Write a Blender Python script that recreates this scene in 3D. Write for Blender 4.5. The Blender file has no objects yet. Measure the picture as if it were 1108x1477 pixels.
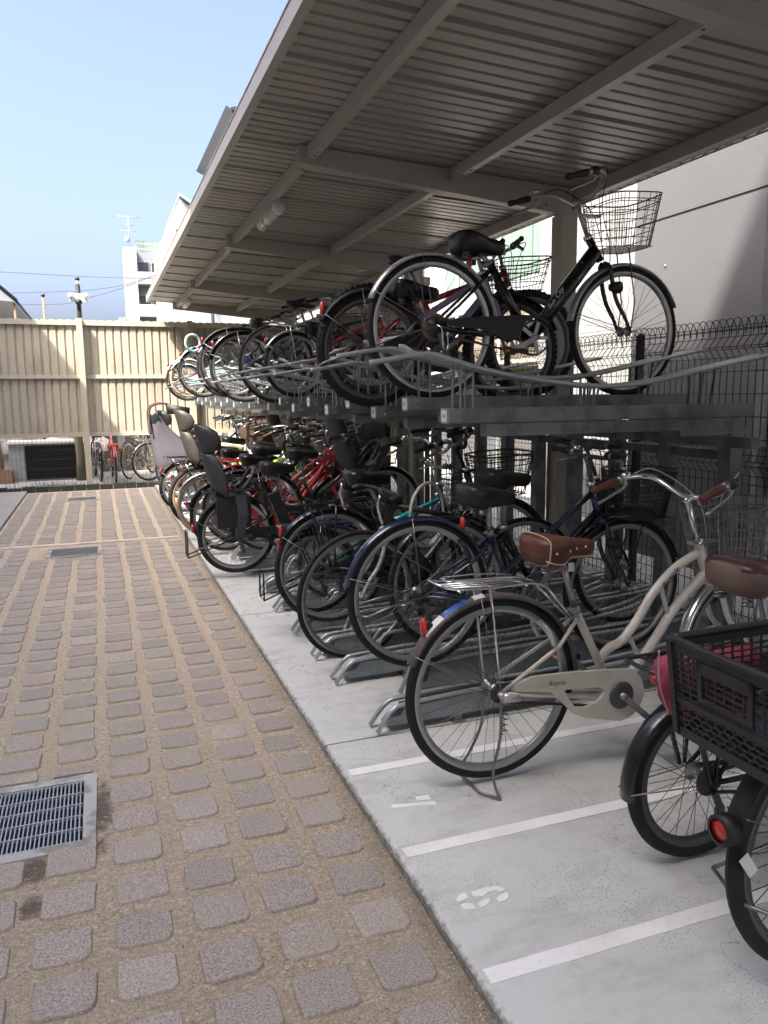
import bpy, math, random
from mathutils import Vector, Matrix
R = math.radians
PI = math.pi
random.seed(7)
scene = bpy.context.scene
COL = scene.collection

# ---------------------------------------------------------------- camera
cam_d = bpy.data.cameras.new('camera')
cam = bpy.data.objects.new('camera', cam_d)
COL.objects.link(cam)
RM = Matrix(((0.9391145144, 0.0616882617, -0.3380214301),
             (-0.3434311635, 0.1372895110, -0.9290891379),
             (-0.0109070970, 0.9886081876, 0.1501162439)))
cam.matrix_world = Matrix.Translation((0, 0, 1.45)) @ RM.to_4x4()
cam_d.sensor_fit = 'VERTICAL'
cam_d.sensor_height = 36.0
cam_d.sensor_width = 27.0
cam_d.lens = 36.0 * 1120.0 / 1477.0
cam_d.clip_start = 0.05
cam_d.clip_end = 3000
scene.camera = cam

# ---------------------------------------------------------------- world, sun, exposure
SUN_DIR = Vector((0.66, 0.50, -1.0)).normalized()      # direction the light travels
sun_el = math.asin(-SUN_DIR.z)
sun_az = math.atan2(-SUN_DIR.x, -SUN_DIR.y)            # bearing of the sun seen from the ground, from +Y towards +X
world = bpy.data.worlds.new('World')
scene.world = world
world.use_nodes = True
wn = world.node_tree
for n in list(wn.nodes): wn.nodes.remove(n)
wo = wn.nodes.new('ShaderNodeOutputWorld')
wb = wn.nodes.new('ShaderNodeBackground')
sk = wn.nodes.new('ShaderNodeTexSky')
sk.sky_type = 'NISHITA'
sk.sun_disc = False
sk.sun_elevation = sun_el
sk.sun_rotation = sun_az
sk.air_density = 0.5
sk.dust_density = 8.0
sk.ozone_density = 1.5
wb.inputs['Strength'].default_value = 0.15
wn.links.new(sk.outputs[0], wb.inputs['Color'])
wn.links.new(wb.outputs[0], wo.inputs['Surface'])
sd = bpy.data.lights.new('sun', 'SUN')
sd.energy = 3.1
sd.angle = R(0.5)
sd.color = (1.0, 0.93, 0.82)
so = bpy.data.objects.new('sun', sd)
COL.objects.link(so)
so.rotation_euler = SUN_DIR.to_track_quat('-Z', 'Y').to_euler()
vs = scene.view_settings
vs.view_transform = 'Standard'
vs.look = 'None'
vs.gamma = 1.0
vs.use_curve_mapping = False
vs.exposure = 2.2
scene.cycles.use_denoising = True
scene.cycles.max_bounces = 8
scene.cycles.diffuse_bounces = 5
scene.cycles.glossy_bounces = 4
scene.cycles.transmission_bounces = 4
scene.cycles.caustics_reflective = False
scene.cycles.caustics_refractive = False

# ---------------------------------------------------------------- materials
MATS = {}
def mat(name, col, rough=0.5, metal=0.0, var=0.0, vscale=8.0, bump=0.0, bscale=60.0, col2=None, fac=(0.45, 0.6),
        spec=0.5, coat=0.0, rnd=0.0, grime=None, detail=6.0):
    """Principled with a noise tint, an optional second colour in patches, fine bump and a per-object tint."""
    if name in MATS: return MATS[name]
    m = bpy.data.materials.new(name); m.use_nodes = True
    nt = m.node_tree; b = nt.nodes['Principled BSDF']
    b.inputs['Roughness'].default_value = rough
    b.inputs['Metallic'].default_value = metal
    b.inputs['Specular IOR Level'].default_value = spec
    b.inputs['Coat Weight'].default_value = coat
    b.inputs['Coat Roughness'].default_value = 0.12
    tc = nt.nodes.new('ShaderNodeTexCoord')
    n1 = nt.nodes.new('ShaderNodeTexNoise'); n1.inputs['Scale'].default_value = vscale; n1.inputs['Detail'].default_value = detail
    nt.links.new(tc.outputs['Object'], n1.inputs['Vector'])
    c = (*col, 1)
    last = None
    mx = nt.nodes.new('ShaderNodeMix'); mx.data_type = 'RGBA'
    mx.inputs[6].default_value = tuple(max(0, x * (1 - var)) for x in col) + (1,)
    mx.inputs[7].default_value = tuple(min(1, x * (1 + var)) for x in col) + (1,)
    nt.links.new(n1.outputs['Fac'], mx.inputs[0]); last = mx.outputs[2]
    if col2 is not None:
        n2 = nt.nodes.new('ShaderNodeTexNoise'); n2.inputs['Scale'].default_value = vscale * 0.45; n2.inputs['Detail'].default_value = 8
        nt.links.new(tc.outputs['Object'], n2.inputs['Vector'])
        rp = nt.nodes.new('ShaderNodeMapRange'); rp.inputs[1].default_value = fac[0]; rp.inputs[2].default_value = fac[1]
        nt.links.new(n2.outputs['Fac'], rp.inputs[0])
        m2 = nt.nodes.new('ShaderNodeMix'); m2.data_type = 'RGBA'
        nt.links.new(rp.outputs[0], m2.inputs[0]); nt.links.new(last, m2.inputs[6]); m2.inputs[7].default_value = (*col2, 1)
        last = m2.outputs[2]
    if rnd:
        oi = nt.nodes.new('ShaderNodeObjectInfo')
        mr = nt.nodes.new('ShaderNodeMapRange'); mr.inputs[3].default_value = 1 - rnd; mr.inputs[4].default_value = 1 + rnd
        nt.links.new(oi.outputs['Random'], mr.inputs[0])
        hs = nt.nodes.new('ShaderNodeHueSaturation'); nt.links.new(mr.outputs[0], hs.inputs['Value']); nt.links.new(last, hs.inputs['Color'])
        last = hs.outputs[0]
    nt.links.new(last, b.inputs['Base Color'])
    # roughness variation keeps highlights from being perfectly even
    rr = nt.nodes.new('ShaderNodeMapRange'); rr.inputs[3].default_value = max(0.02, rough - 0.1 * min(1, rough * 2)); rr.inputs[4].default_value = min(1, rough + 0.12)
    nt.links.new(n1.outputs['Fac'], rr.inputs[0]); nt.links.new(rr.outputs[0], b.inputs['Roughness'])
    if bump:
        n3 = nt.nodes.new('ShaderNodeTexNoise'); n3.inputs['Scale'].default_value = bscale; n3.inputs['Detail'].default_value = 4
        nt.links.new(tc.outputs['Object'], n3.inputs['Vector'])
        bp = nt.nodes.new('ShaderNodeBump'); bp.inputs['Strength'].default_value = bump; bp.inputs['Distance'].default_value = 0.01
        nt.links.new(n3.outputs['Fac'], bp.inputs['Height']); nt.links.new(bp.outputs[0], b.inputs['Normal'])
    MATS[name] = m
    return m

def N(nt, kind, **kw):
    n = nt.nodes.new(kind)
    for k, v in kw.items():
        if k.startswith('i_'): n.inputs[k[2:].replace('_', ' ')].default_value = v
        else: setattr(n, k, v)
    return n

def ramp(nt, src, stops):
    r = nt.nodes.new('ShaderNodeValToRGB')
    e = r.color_ramp.elements
    while len(e) > 1: e.remove(e[-1])
    e[0].position = stops[0][0]; e[0].color = (*stops[0][1], 1)
    for p, c in stops[1:]:
        x = e.new(p); x.color = (*c, 1)
    nt.links.new(src, r.inputs[0])
    return r.outputs[0]

def mixc(nt, f, a, b, mode='MIX'):
    m = nt.nodes.new('ShaderNodeMix'); m.data_type = 'RGBA'; m.blend_type = mode
    for s, v in ((0, f), (6, a), (7, b)):
        if isinstance(v, (int, float)): m.inputs[s].default_value = v
        elif isinstance(v, tuple): m.inputs[s].default_value = (*v, 1)
        else: nt.links.new(v, m.inputs[s])
    return m.outputs[2]

def bumpn(nt, b, h, strength, dist, prev=None):
    bp = nt.nodes.new('ShaderNodeBump'); bp.inputs['Strength'].default_value = strength; bp.inputs['Distance'].default_value = dist
    nt.links.new(h, bp.inputs['Height'])
    if prev is not None: nt.links.new(prev, bp.inputs['Normal'])
    nt.links.new(bp.outputs[0], b.inputs['Normal'])
    return bp.outputs[0]

def mat_base(name, rough):
    m = bpy.data.materials.new(name); m.use_nodes = True; MATS[name] = m
    nt = m.node_tree; b = nt.nodes['Principled BSDF']; b.inputs['Roughness'].default_value = rough
    g = nt.nodes.new('ShaderNodeNewGeometry')
    return m, nt, b, g.outputs['Position']

def noise(nt, pos, scale, detail=6, rough=0.55):
    n = nt.nodes.new('ShaderNodeTexNoise'); n.inputs['Scale'].default_value = scale; n.inputs['Detail'].default_value = detail
    n.inputs['Roughness'].default_value = rough
    nt.links.new(pos, n.inputs['Vector']); return n.outputs['Fac']

def voro(nt, pos, scale, out='Distance', feature='F1'):
    n = nt.nodes.new('ShaderNodeTexVoronoi'); n.inputs['Scale'].default_value = scale; n.feature = feature
    nt.links.new(pos, n.inputs['Vector']); return n.outputs[out]

# exposed-aggregate mortar between the pavers
m, nt, b, pos = mat_base('mortar', 0.9)
fine = noise(nt, pos, 150, 5, 0.85); mid = noise(nt, pos, 11, 10, 0.8); big = noise(nt, pos, 1.3, 8, 0.7); clump = noise(nt, pos, 48, 6, 0.8)
c = ramp(nt, fine, [(0.36, (0.16, 0.115, 0.08)), (0.44, (0.50, 0.40, 0.29)), (0.52, (0.82, 0.70, 0.53)), (0.60, (1.0, 0.95, 0.85))])
peb = voro(nt, pos, 120, 'Color')
sep = nt.nodes.new('ShaderNodeSeparateColor'); nt.links.new(peb, sep.inputs[0])
c = mixc(nt, 0.5, c, ramp(nt, sep.outputs[0], [(0.0, (0.14, 0.11, 0.09)), (0.4, (0.48, 0.41, 0.32)), (0.8, (0.55, 0.42, 0.29)), (1.0, (0.88, 0.84, 0.76))]))
c = mixc(nt, ramp(nt, clump, [(0.38, (0.75, 0.75, 0.75)), (0.55, (0, 0, 0))]), c, (0.33, 0.235, 0.155))
c = mixc(nt, ramp(nt, clump, [(0.56, (0, 0, 0)), (0.72, (0.7, 0.7, 0.7))]), c, (0.98, 0.86, 0.66))
c = mixc(nt, ramp(nt, mid, [(0.50, (0, 0, 0)), (0.70, (0.65, 0.65, 0.65))]), c, (0.55, 0.455, 0.345), 'MIX')
c = mixc(nt, ramp(nt, big, [(0.40, (0, 0, 0)), (0.7, (0.55, 0.55, 0.55))]), c, (0.52, 0.46, 0.37), 'MIX')
sandp = ramp(nt, noise(nt, pos, 2.1, 8, 0.75), [(0.46, (0, 0, 0)), (0.66, (0.75, 0.75, 0.75))])
c = mixc(nt, sandp, c, mixc(nt, ramp(nt, fine, [(0.42, (0, 0, 0)), (0.6, (1, 1, 1))]), (0.32, 0.25, 0.18), (0.84, 0.73, 0.56)))
# damp dirt around the drain and the holes beside it
sx = nt.nodes.new('ShaderNodeSeparateXYZ'); nt.links.new(pos, sx.inputs[0])
def spot(cx, cy, rx, ry):
    vm = nt.nodes.new('ShaderNodeVectorMath'); vm.operation = 'SUBTRACT'; nt.links.new(pos, vm.inputs[0]); vm.inputs[1].default_value = (cx, cy, 0)
    vs_ = nt.nodes.new('ShaderNodeVectorMath'); vs_.operation = 'MULTIPLY'; nt.links.new(vm.outputs[0], vs_.inputs[0]); vs_.inputs[1].default_value = (1 / rx, 1 / ry, 0)
    ln = nt.nodes.new('ShaderNodeVectorMath'); ln.operation = 'LENGTH'; nt.links.new(vs_.outputs[0], ln.inputs[0])
    ad = nt.nodes.new('ShaderNodeMath'); ad.operation = 'ADD'; nt.links.new(ln.outputs['Value'], ad.inputs[0])
    nn = nt.nodes.new('ShaderNodeMath'); nn.operation = 'MULTIPLY'; nn.inputs[1].default_value = 2.2
    nt.links.new(noise(nt, pos, 26, 8, 0.7), nn.inputs[0]); nt.links.new(nn.outputs[0], ad.inputs[1])
    return _sp(ad.outputs[0])
def _sp(v):
    mr = nt.nodes.new('ShaderNodeMapRange'); mr.inputs[1].default_value = 1.5; mr.inputs[2].default_value = 2.0
    mr.inputs[3].default_value = 0.8; mr.inputs[4].default_value = 0.0; nt.links.new(v, mr.inputs[0]); return mr.outputs[0]
for q in ((-0.27, 2.47, 0.07, 0.12), (-0.265, 2.27, 0.05, 0.075), (-0.07, 2.78, 0.05, 0.26), (-0.3, 7.75, 0.32, 0.4), (-0.1, 2.52, 0.05, 0.06)):
    c = mixc(nt, spot(*q), c, (0.085, 0.07, 0.055))
# dirt line along the slab edge
mr = nt.nodes.new('ShaderNodeMapRange'); mr.inputs[1].default_value = 0.70; mr.inputs[2].default_value = 0.785; nt.links.new(sx.outputs[0], mr.inputs[0])
ml = nt.nodes.new('ShaderNodeMath'); ml.operation = 'MULTIPLY'; nt.links.new(mr.outputs[0], ml.inputs[0]); nt.links.new(noise(nt, pos, 14, 5), ml.inputs[1])
c = mixc(nt, ml.outputs[0], c, (0.17, 0.14, 0.10))
nt.links.new(c, b.inputs['Base Color'])
p = bumpn(nt, b, fine, 1.0, 0.008)
bumpn(nt, b, mid, 0.5, 0.012, p)

# loose grit, stone by stone
m, nt, b, pos = mat_base('grit', 0.9)
vc = voro(nt, pos, 260, 'Color'); sep = nt.nodes.new('ShaderNodeSeparateColor'); nt.links.new(vc, sep.inputs[0])
nt.links.new(ramp(nt, sep.outputs[0], [(0.0, (0.10, 0.08, 0.065)), (0.35, (0.34, 0.27, 0.20)), (0.7, (0.62, 0.53, 0.40)), (1.0, (0.85, 0.82, 0.76))]), b.inputs['Base Color'])

# granular paver blocks, tinted one by one
m, nt, b, pos = mat_base('paver_stone', 0.85)
fine = noise(nt, pos, 190, 5, 0.9)
oi = nt.nodes.new('ShaderNodeObjectInfo')
basec = ramp(nt, oi.outputs['Random'], [(0.0, (0.23, 0.195, 0.163)), (0.3, (0.30, 0.258, 0.212)), (0.6, (0.335, 0.278, 0.222)), (0.8, (0.27, 0.232, 0.195)), (0.95, (0.38, 0.325, 0.265)), (1.0, (0.42, 0.355, 0.285))])
c = mixc(nt, ramp(nt, fine, [(0.42, (0, 0, 0)), (0.58, (1, 1, 1))]), mixc(nt, 0.5, basec, (0.04, 0.035, 0.035)), mixc(nt, 0.33, basec, (0.88, 0.85, 0.82)))
c = mixc(nt, ramp(nt, noise(nt, pos, 7, 6), [(0.5, (0, 0, 0)), (0.75, (0.5, 0.5, 0.5))]), c, (0.36, 0.30, 0.235))
at = nt.nodes.new('ShaderNodeAttribute'); at.attribute_name = 'rim'
am = nt.nodes.new('ShaderNodeMath'); am.operation = 'MULTIPLY'; nt.links.new(at.outputs['Fac'], am.inputs[0]); nt.links.new(noise(nt, pos, 38, 8, 0.75), am.inputs[1])
c = mixc(nt, ramp(nt, am.outputs[0], [(0.47, (0, 0, 0)), (0.62, (0.8, 0.8, 0.8))]), c, (0.42, 0.35, 0.26))
nt.links.new(c, b.inputs['Base Color'])
p = bumpn(nt, b, fine, 0.5, 0.002)
bumpn(nt, b, noise(nt, pos, 22, 4), 0.35, 0.01, p)

# the pale concrete slab, fine pits and rust flecks
def concrete(name, base, dark, edge):
    m, nt, b, pos = mat_base(name, 0.75)
    big = noise(nt, pos, 1.6, 8, 0.6); mid = noise(nt, pos, 14, 6, 0.6); fine = noise(nt, pos, 220, 2)
    c = mixc(nt, big, tuple(x * 0.82 for x in base), tuple(min(1, x * 1.12) for x in base))
    c = mixc(nt, ramp(nt, mid, [(0.50, (0, 0, 0)), (0.72, (0.5, 0.5, 0.5))]), c, tuple(x * 0.76 for x in base))
    pit = voro(nt, pos, 110); patch = noise(nt, pos, 2.6, 5)
    th = nt.nodes.new('ShaderNodeMapRange'); th.inputs[1].default_value = 0.42; th.inputs[2].default_value = 0.62; th.inputs[3].default_value = 0.03; th.inputs[4].default_value = 0.25
    nt.links.new(patch, th.inputs[0])
    lt = nt.nodes.new('ShaderNodeMath'); lt.operation = 'LESS_THAN'; nt.links.new(pit, lt.inputs[0]); nt.links.new(th.outputs[0], lt.inputs[1])
    c = mixc(nt, lt.outputs[0], c, dark)
    rust = noise(nt, pos, 5.5, 9, 0.75)
    c = mixc(nt, ramp(nt, rust, [(0.64, (0, 0, 0)), (0.74, (0.5, 0.5, 0.5))]), c, (0.36, 0.27, 0.18))
    if edge:
        mp = nt.nodes.new('ShaderNodeMapping'); mp.inputs['Scale'].default_value = (1.3, 3.2, 1); nt.links.new(pos, mp.inputs[0])
        c = mixc(nt, ramp(nt, noise(nt, mp.outputs[0], 2.4, 8, 0.7), [(0.50, (0, 0, 0)), (0.72, (0.42, 0.42, 0.42))]), c, (0.28, 0.27, 0.25))
        c = mixc(nt, ramp(nt, noise(nt, pos, 7.5, 10, 0.85), [(0.60, (0, 0, 0)), (0.70, (0.6, 0.6, 0.6))]), c, (0.23, 0.225, 0.21))
        wp = nt.nodes.new('ShaderNodeVectorMath'); wp.operation = 'ADD'; nv = nt.nodes.new('ShaderNodeTexNoise'); nv.inputs['Scale'].default_value = 3.0; nv.inputs['Detail'].default_value = 6
        nt.links.new(pos, nv.inputs['Vector']); nt.links.new(pos, wp.inputs[0]); nt.links.new(nv.outputs['Color'], wp.inputs[1])
        cr = voro(nt, wp.outputs[0], 0.55, 'Distance', 'DISTANCE_TO_EDGE')
        lt2 = nt.nodes.new('ShaderNodeMath'); lt2.operation = 'LESS_THAN'; lt2.inputs[1].default_value = 0.0011; nt.links.new(cr, lt2.inputs[0])
        c = mixc(nt, lt2.outputs[0], c, (0.30, 0.30, 0.29))
        sx = nt.nodes.new('ShaderNodeSeparateXYZ'); nt.links.new(pos, sx.inputs[0])
        mr = nt.nodes.new('ShaderNodeMapRange'); mr.inputs[1].default_value = 0.787; mr.inputs[2].default_value = 0.822; mr.inputs[3].default_value = 0.50; mr.inputs[4].default_value = 0.0
        nt.links.new(sx.outputs[0], mr.inputs[0])
        nn = noise(nt, pos, 45, 7, 0.75)
        mu = nt.nodes.new('ShaderNodeMath'); mu.operation = 'ADD'; nt.links.new(mr.outputs[0], mu.inputs[0]); nt.links.new(nn, mu.inputs[1])
        c = mixc(nt, ramp(nt, mu.outputs[0], [(0.80, (0, 0, 0)), (1.0, (0.75, 0.75, 0.75))]), c, (0.12, 0.125, 0.10))
    nt.links.new(c, b.inputs['Base Color'])
    inv = nt.nodes.new('ShaderNodeMath'); inv.operation = 'SUBTRACT'; inv.inputs[0].default_value = 1.0; nt.links.new(lt.outputs[0], inv.inputs[1])
    p = bumpn(nt, b, fine, 0.25, 0.002)
    p = bumpn(nt, b, inv.outputs[0], 0.4, 0.002, p)
    bumpn(nt, b, mid, 0.12, 0.008, p)
    return m
concrete('slab_concrete', (0.59, 0.61, 0.60), (0.27, 0.28, 0.28), True)
concrete('plain_concrete', (0.36, 0.36, 0.345), (0.2, 0.2, 0.19), False)

# worn road paint: gaps where it flaked
m, nt, b, pos = mat_base('worn_white_paint', 0.7)
c = mixc(nt, noise(nt, pos, 12, 5), (0.78, 0.80, 0.80), (0.92, 0.93, 0.93))
w = noise(nt, pos, 90, 8, 0.8)
c = mixc(nt, ramp(nt, w, [(0.58, (0, 0, 0)), (0.66, (0.75, 0.75, 0.75))]), c, (0.45, 0.46, 0.46))
c = mixc(nt, ramp(nt, noise(nt, pos, 3.5, 8, 0.7), [(0.5, (0, 0, 0)), (0.75, (0.5, 0.5, 0.5))]), c, (0.50, 0.50, 0.48))
nt.links.new(c, b.inputs['Base Color'])

# rendered wall with a trowelled texture
def render_wall(name, base, bs=28, st=0.8):
    m, nt, b, pos = mat_base(name, 0.9)
    mp = nt.nodes.new('ShaderNodeMapping'); mp.inputs['Scale'].default_value = (1, 0.8, 1.1); nt.links.new(pos, mp.inputs[0])
    h = noise(nt, mp.outputs[0], bs, 6, 0.6); g = noise(nt, pos, 1.2, 7, 0.6)
    c = mixc(nt, g, tuple(x * 0.9 for x in base), tuple(min(1, x * 1.08) for x in base))
    c = mixc(nt, ramp(nt, noise(nt, mp.outputs[0], 4, 7), [(0.6, (0, 0, 0)), (0.8, (0.25, 0.25, 0.25))]), c, tuple(x * 0.7 for x in base))
    nt.links.new(c, b.inputs['Base Color'])
    bumpn(nt, b, h, st, 0.004)
    return m
render_wall('grey_render', (0.115, 0.116, 0.122), 60, 0.5)
render_wall('white_render', (0.50, 0.50, 0.49))
render_wall('pale_render', (0.30, 0.30, 0.295))
render_wall('white_far_render', (0.20, 0.215, 0.23), 6, 0.3)
render_wall('stone_render', (0.52, 0.47, 0.40), 9, 1.0)
render_wall('brown_render', (0.15, 0.13, 0.10), 18, 0.6)

# painted steel
mat('beige_steel', (0.42, 0.382, 0.31), 0.42, 0, 0.08, 3, 0.05, 25, rnd=0.05, col2=(0.28, 0.25, 0.195), fac=(0.5, 0.72))
mat('beige_trim', (0.43, 0.40, 0.32), 0.40, 0, 0.04, 5, rnd=0.02)
mat('shelter_paint', (0.40, 0.375, 0.325), 0.38, 0, 0.05, 3, col2=(0.26, 0.24, 0.20), fac=(0.62, 0.8))
mat('roof_sheet', (0.37, 0.345, 0.30), 0.33, 0, 0.10, 2.5, rnd=0.07, col2=(0.27, 0.245, 0.20), fac=(0.52, 0.75))
mat('galvanised', (0.27, 0.30, 0.315), 0.38, 0.55, 0.14, 30, col2=(0.20, 0.23, 0.245), fac=(0.4, 0.65))
mat('rack_steel', (0.20, 0.215, 0.22), 0.42, 0.35, 0.10, 18, col2=(0.10, 0.112, 0.115), fac=(0.45, 0.65))
mat('bright_tube', (0.42, 0.46, 0.475), 0.33, 0.6, 0.10, 25)
mat('black_wire', (0.012, 0.012, 0.013), 0.45)
mat('black_paint', (0.006, 0.006, 0.007), 0.22, 0, 0.1, 10, coat=0.5)
mat('navy_paint', (0.008, 0.018, 0.055), 0.18, 0.1, 0.15, 8, coat=0.9)
mat('matte_black', (0.009, 0.009, 0.0095), 0.55, 0, 0.2, 14)
mat('cream_paint', (0.70, 0.665, 0.58), 0.25, 0, 0.04, 6, coat=0.5, col2=(0.42, 0.37, 0.28), fac=(0.68, 0.82))
mat('red_paint', (0.42, 0.012, 0.018), 0.22, 0, 0.1, 8, coat=0.7)
mat('pink_paint', (0.62, 0.10, 0.14), 0.25, 0, 0.1, 8, coat=0.5)
mat('lime_paint', (0.42, 0.62, 0.03), 0.28, 0, 0.05, 8, coat=0.5)
mat('turquoise_paint', (0.02, 0.42, 0.46), 0.25, 0, 0.05, 8, coat=0.6)
mat('pale_blue_paint', (0.42, 0.62, 0.66), 0.3, 0, 0.05, 8, coat=0.4)
mat('lavender_paint', (0.33, 0.31, 0.46), 0.28, 0, 0.06, 8, coat=0.6)
mat('silver_paint', (0.52, 0.53, 0.54), 0.28, 0.5, 0.06, 8, coat=0.4)
mat('white_paint', (0.78, 0.78, 0.76), 0.3, 0, 0.04, 8, coat=0.3)
mat('rubber', (0.007, 0.007, 0.0075), 0.72, 0, 0.25, 40, 0.3, 300)
mat('dusty_rubber', (0.045, 0.043, 0.040), 0.8, 0, 0.25, 30, 0.3, 300)
mat('gum_rubber', (0.42, 0.31, 0.18), 0.7, 0, 0.15, 30)
mat('alloy', (0.40, 0.40, 0.395), 0.34, 0.85, 0.10, 30)
mat('dark_alloy', (0.12, 0.12, 0.125), 0.4, 0.7, 0.15, 30)
mat('chrome', (0.78, 0.78, 0.78), 0.12, 1.0, 0.05, 20)
mat('steel_wire', (0.24, 0.24, 0.245), 0.32, 0.9, 0.12, 30)
mat('spoke_steel', (0.09, 0.09, 0.095), 0.35, 0.9, 0.1, 30)
mat('chain', (0.07, 0.065, 0.06), 0.45, 0.7, 0.2, 80)
mat('rusty', (0.16, 0.09, 0.055), 0.6, 0.4, 0.3, 60)
mat('brown_leather', (0.115, 0.037, 0.023), 0.40, 0, 0.2, 20, 0.2, 110, col2=(0.085, 0.027, 0.017), fac=(0.5, 0.7))
mat('tan_vinyl', (0.17, 0.115, 0.09), 0.45, 0, 0.08, 20, 0.1, 130)
mat('maroon_vinyl', (0.055, 0.022, 0.022), 0.35, 0, 0.1, 20, 0.1, 130)
mat('black_vinyl', (0.007, 0.0065, 0.0065), 0.33, 0, 0.15, 20, 0.15, 120)
mat('worn_black_vinyl', (0.018, 0.0175, 0.017), 0.42, 0, 0.2, 20, 0.2, 100)
mat('beige_vinyl', (0.50, 0.42, 0.31), 0.45, 0, 0.08, 20)
mat('black_plastic', (0.011, 0.0115, 0.0125), 0.48, 0, 0.12, 20, 0.06, 200)
mat('basket_plastic', (0.017, 0.018, 0.020), 0.45, 0, 0.15, 12, 0.05, 200, col2=(0.04, 0.039, 0.038), fac=(0.55, 0.8))
mat('grey_plastic', (0.032, 0.034, 0.039), 0.5, 0, 0.1, 12, 0.05, 200)
mat('taupe_plastic', (0.05, 0.044, 0.037), 0.5, 0, 0.1, 12)
mat('white_plastic', (0.72, 0.72, 0.69), 0.35, 0, 0.04, 12)
mat('clear_plastic', (0.50, 0.48, 0.43), 0.25, 0, 0.06, 12)
mat('lavender_cloth', (0.10, 0.09, 0.11), 0.85, 0, 0.12, 20, 0.5, 12)
mat('mauve_cloth', (0.20, 0.13, 0.14), 0.85, 0, 0.15, 20, 0.5, 12)
mat('navy_cloth', (0.035, 0.035, 0.055), 0.8, 0, 0.15, 20, 0.5, 12)
mat('brown_cloth', (0.075, 0.04, 0.032), 0.85, 0, 0.15, 20, 0.4, 14)
mat('pink_cloth', (0.34, 0.05, 0.09), 0.75, 0, 0.2, 25, 0.8, 30)
mat('orange_vinyl', (0.50, 0.15, 0.04), 0.4, 0, 0.1, 20)
mat('ink', (0.02, 0.02, 0.02), 0.6)
mat('blue_sticker', (0.03, 0.12, 0.42), 0.35, 0, 0.1, 30, col2=(0.75, 0.78, 0.80), fac=(0.60, 0.64))
mat('white_sticker', (0.72, 0.72, 0.70), 0.4, 0, 0.04, 30)
mat('pale_tile', (0.62, 0.50, 0.42), 0.8, 0, 0.10, 20, 0.3, 90, rnd=0.08)
mat('dark_block', (0.055, 0.06, 0.05), 0.85, 0, 0.3, 20, 0.5, 60, rnd=0.25)
mat('grate_steel', (0.44, 0.47, 0.48), 0.4, 0.6, 0.15, 30)
mat('pit', (0.02, 0.02, 0.02), 0.95)
mat('grate_frame', (0.42, 0.43, 0.42), 0.85, 0, 0.15, 25, 0.6, 70, col2=(0.26, 0.25, 0.22), fac=(0.5, 0.62))
mat('pvc', (0.55, 0.55, 0.53), 0.4, 0, 0.05, 10)
mat('wood', (0.34, 0.22, 0.13), 0.7, 0, 0.25, 9, 0.3, 40)
mat('rust_brown', (0.22, 0.12, 0.08), 0.7, 0, 0.2, 14)
mat('dark_roof', (0.022, 0.026, 0.032), 0.5, 0, 0.15, 6)
mat('slate_roof', (0.19, 0.21, 0.23), 0.7, 0, 0.15, 6)
mat('window_dark', (0.025, 0.032, 0.04), 0.25, 0, 0.2, 1)
mat('pale_green_glass', (0.17, 0.225, 0.195), 0.25, 0, 0.05, 1.2)
mat('pale_grey_paint', (0.32, 0.35, 0.37), 0.6, 0, 0.04, 3)
mat('grass', (0.11, 0.14, 0.05), 0.8, 0, 0.4, 20)
mat('leaf', (0.07, 0.13, 0.03), 0.6, 0, 0.4, 8)
mat('asphalt', (0.09, 0.088, 0.085), 0.9, 0, 0.2, 8, 0.4, 90)
def refl(name, c):
    m = mat(name, c, 0.15, 0, 0.1, 60, 0.4, 350, coat=1.0); return m
refl('red_lens', (0.50, 0.010, 0.008)); refl('amber_lens', (0.70, 0.22, 0.02)); refl('lamp_lens', (0.68, 0.66, 0.58))
# glass of lamp covers
m, nt, b, pos = mat_base('smoky_fender', 0.12)
b.inputs['Base Color'].default_value = (0.16, 0.13, 0.12, 1); b.inputs['Transmission Weight'].default_value = 0.35; b.inputs['IOR'].default_value = 1.3
nt.links.new(mixc(nt, noise(nt, pos, 30, 4), (0.10, 0.085, 0.08), (0.28, 0.25, 0.23)), b.inputs['Base Color'])

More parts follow.
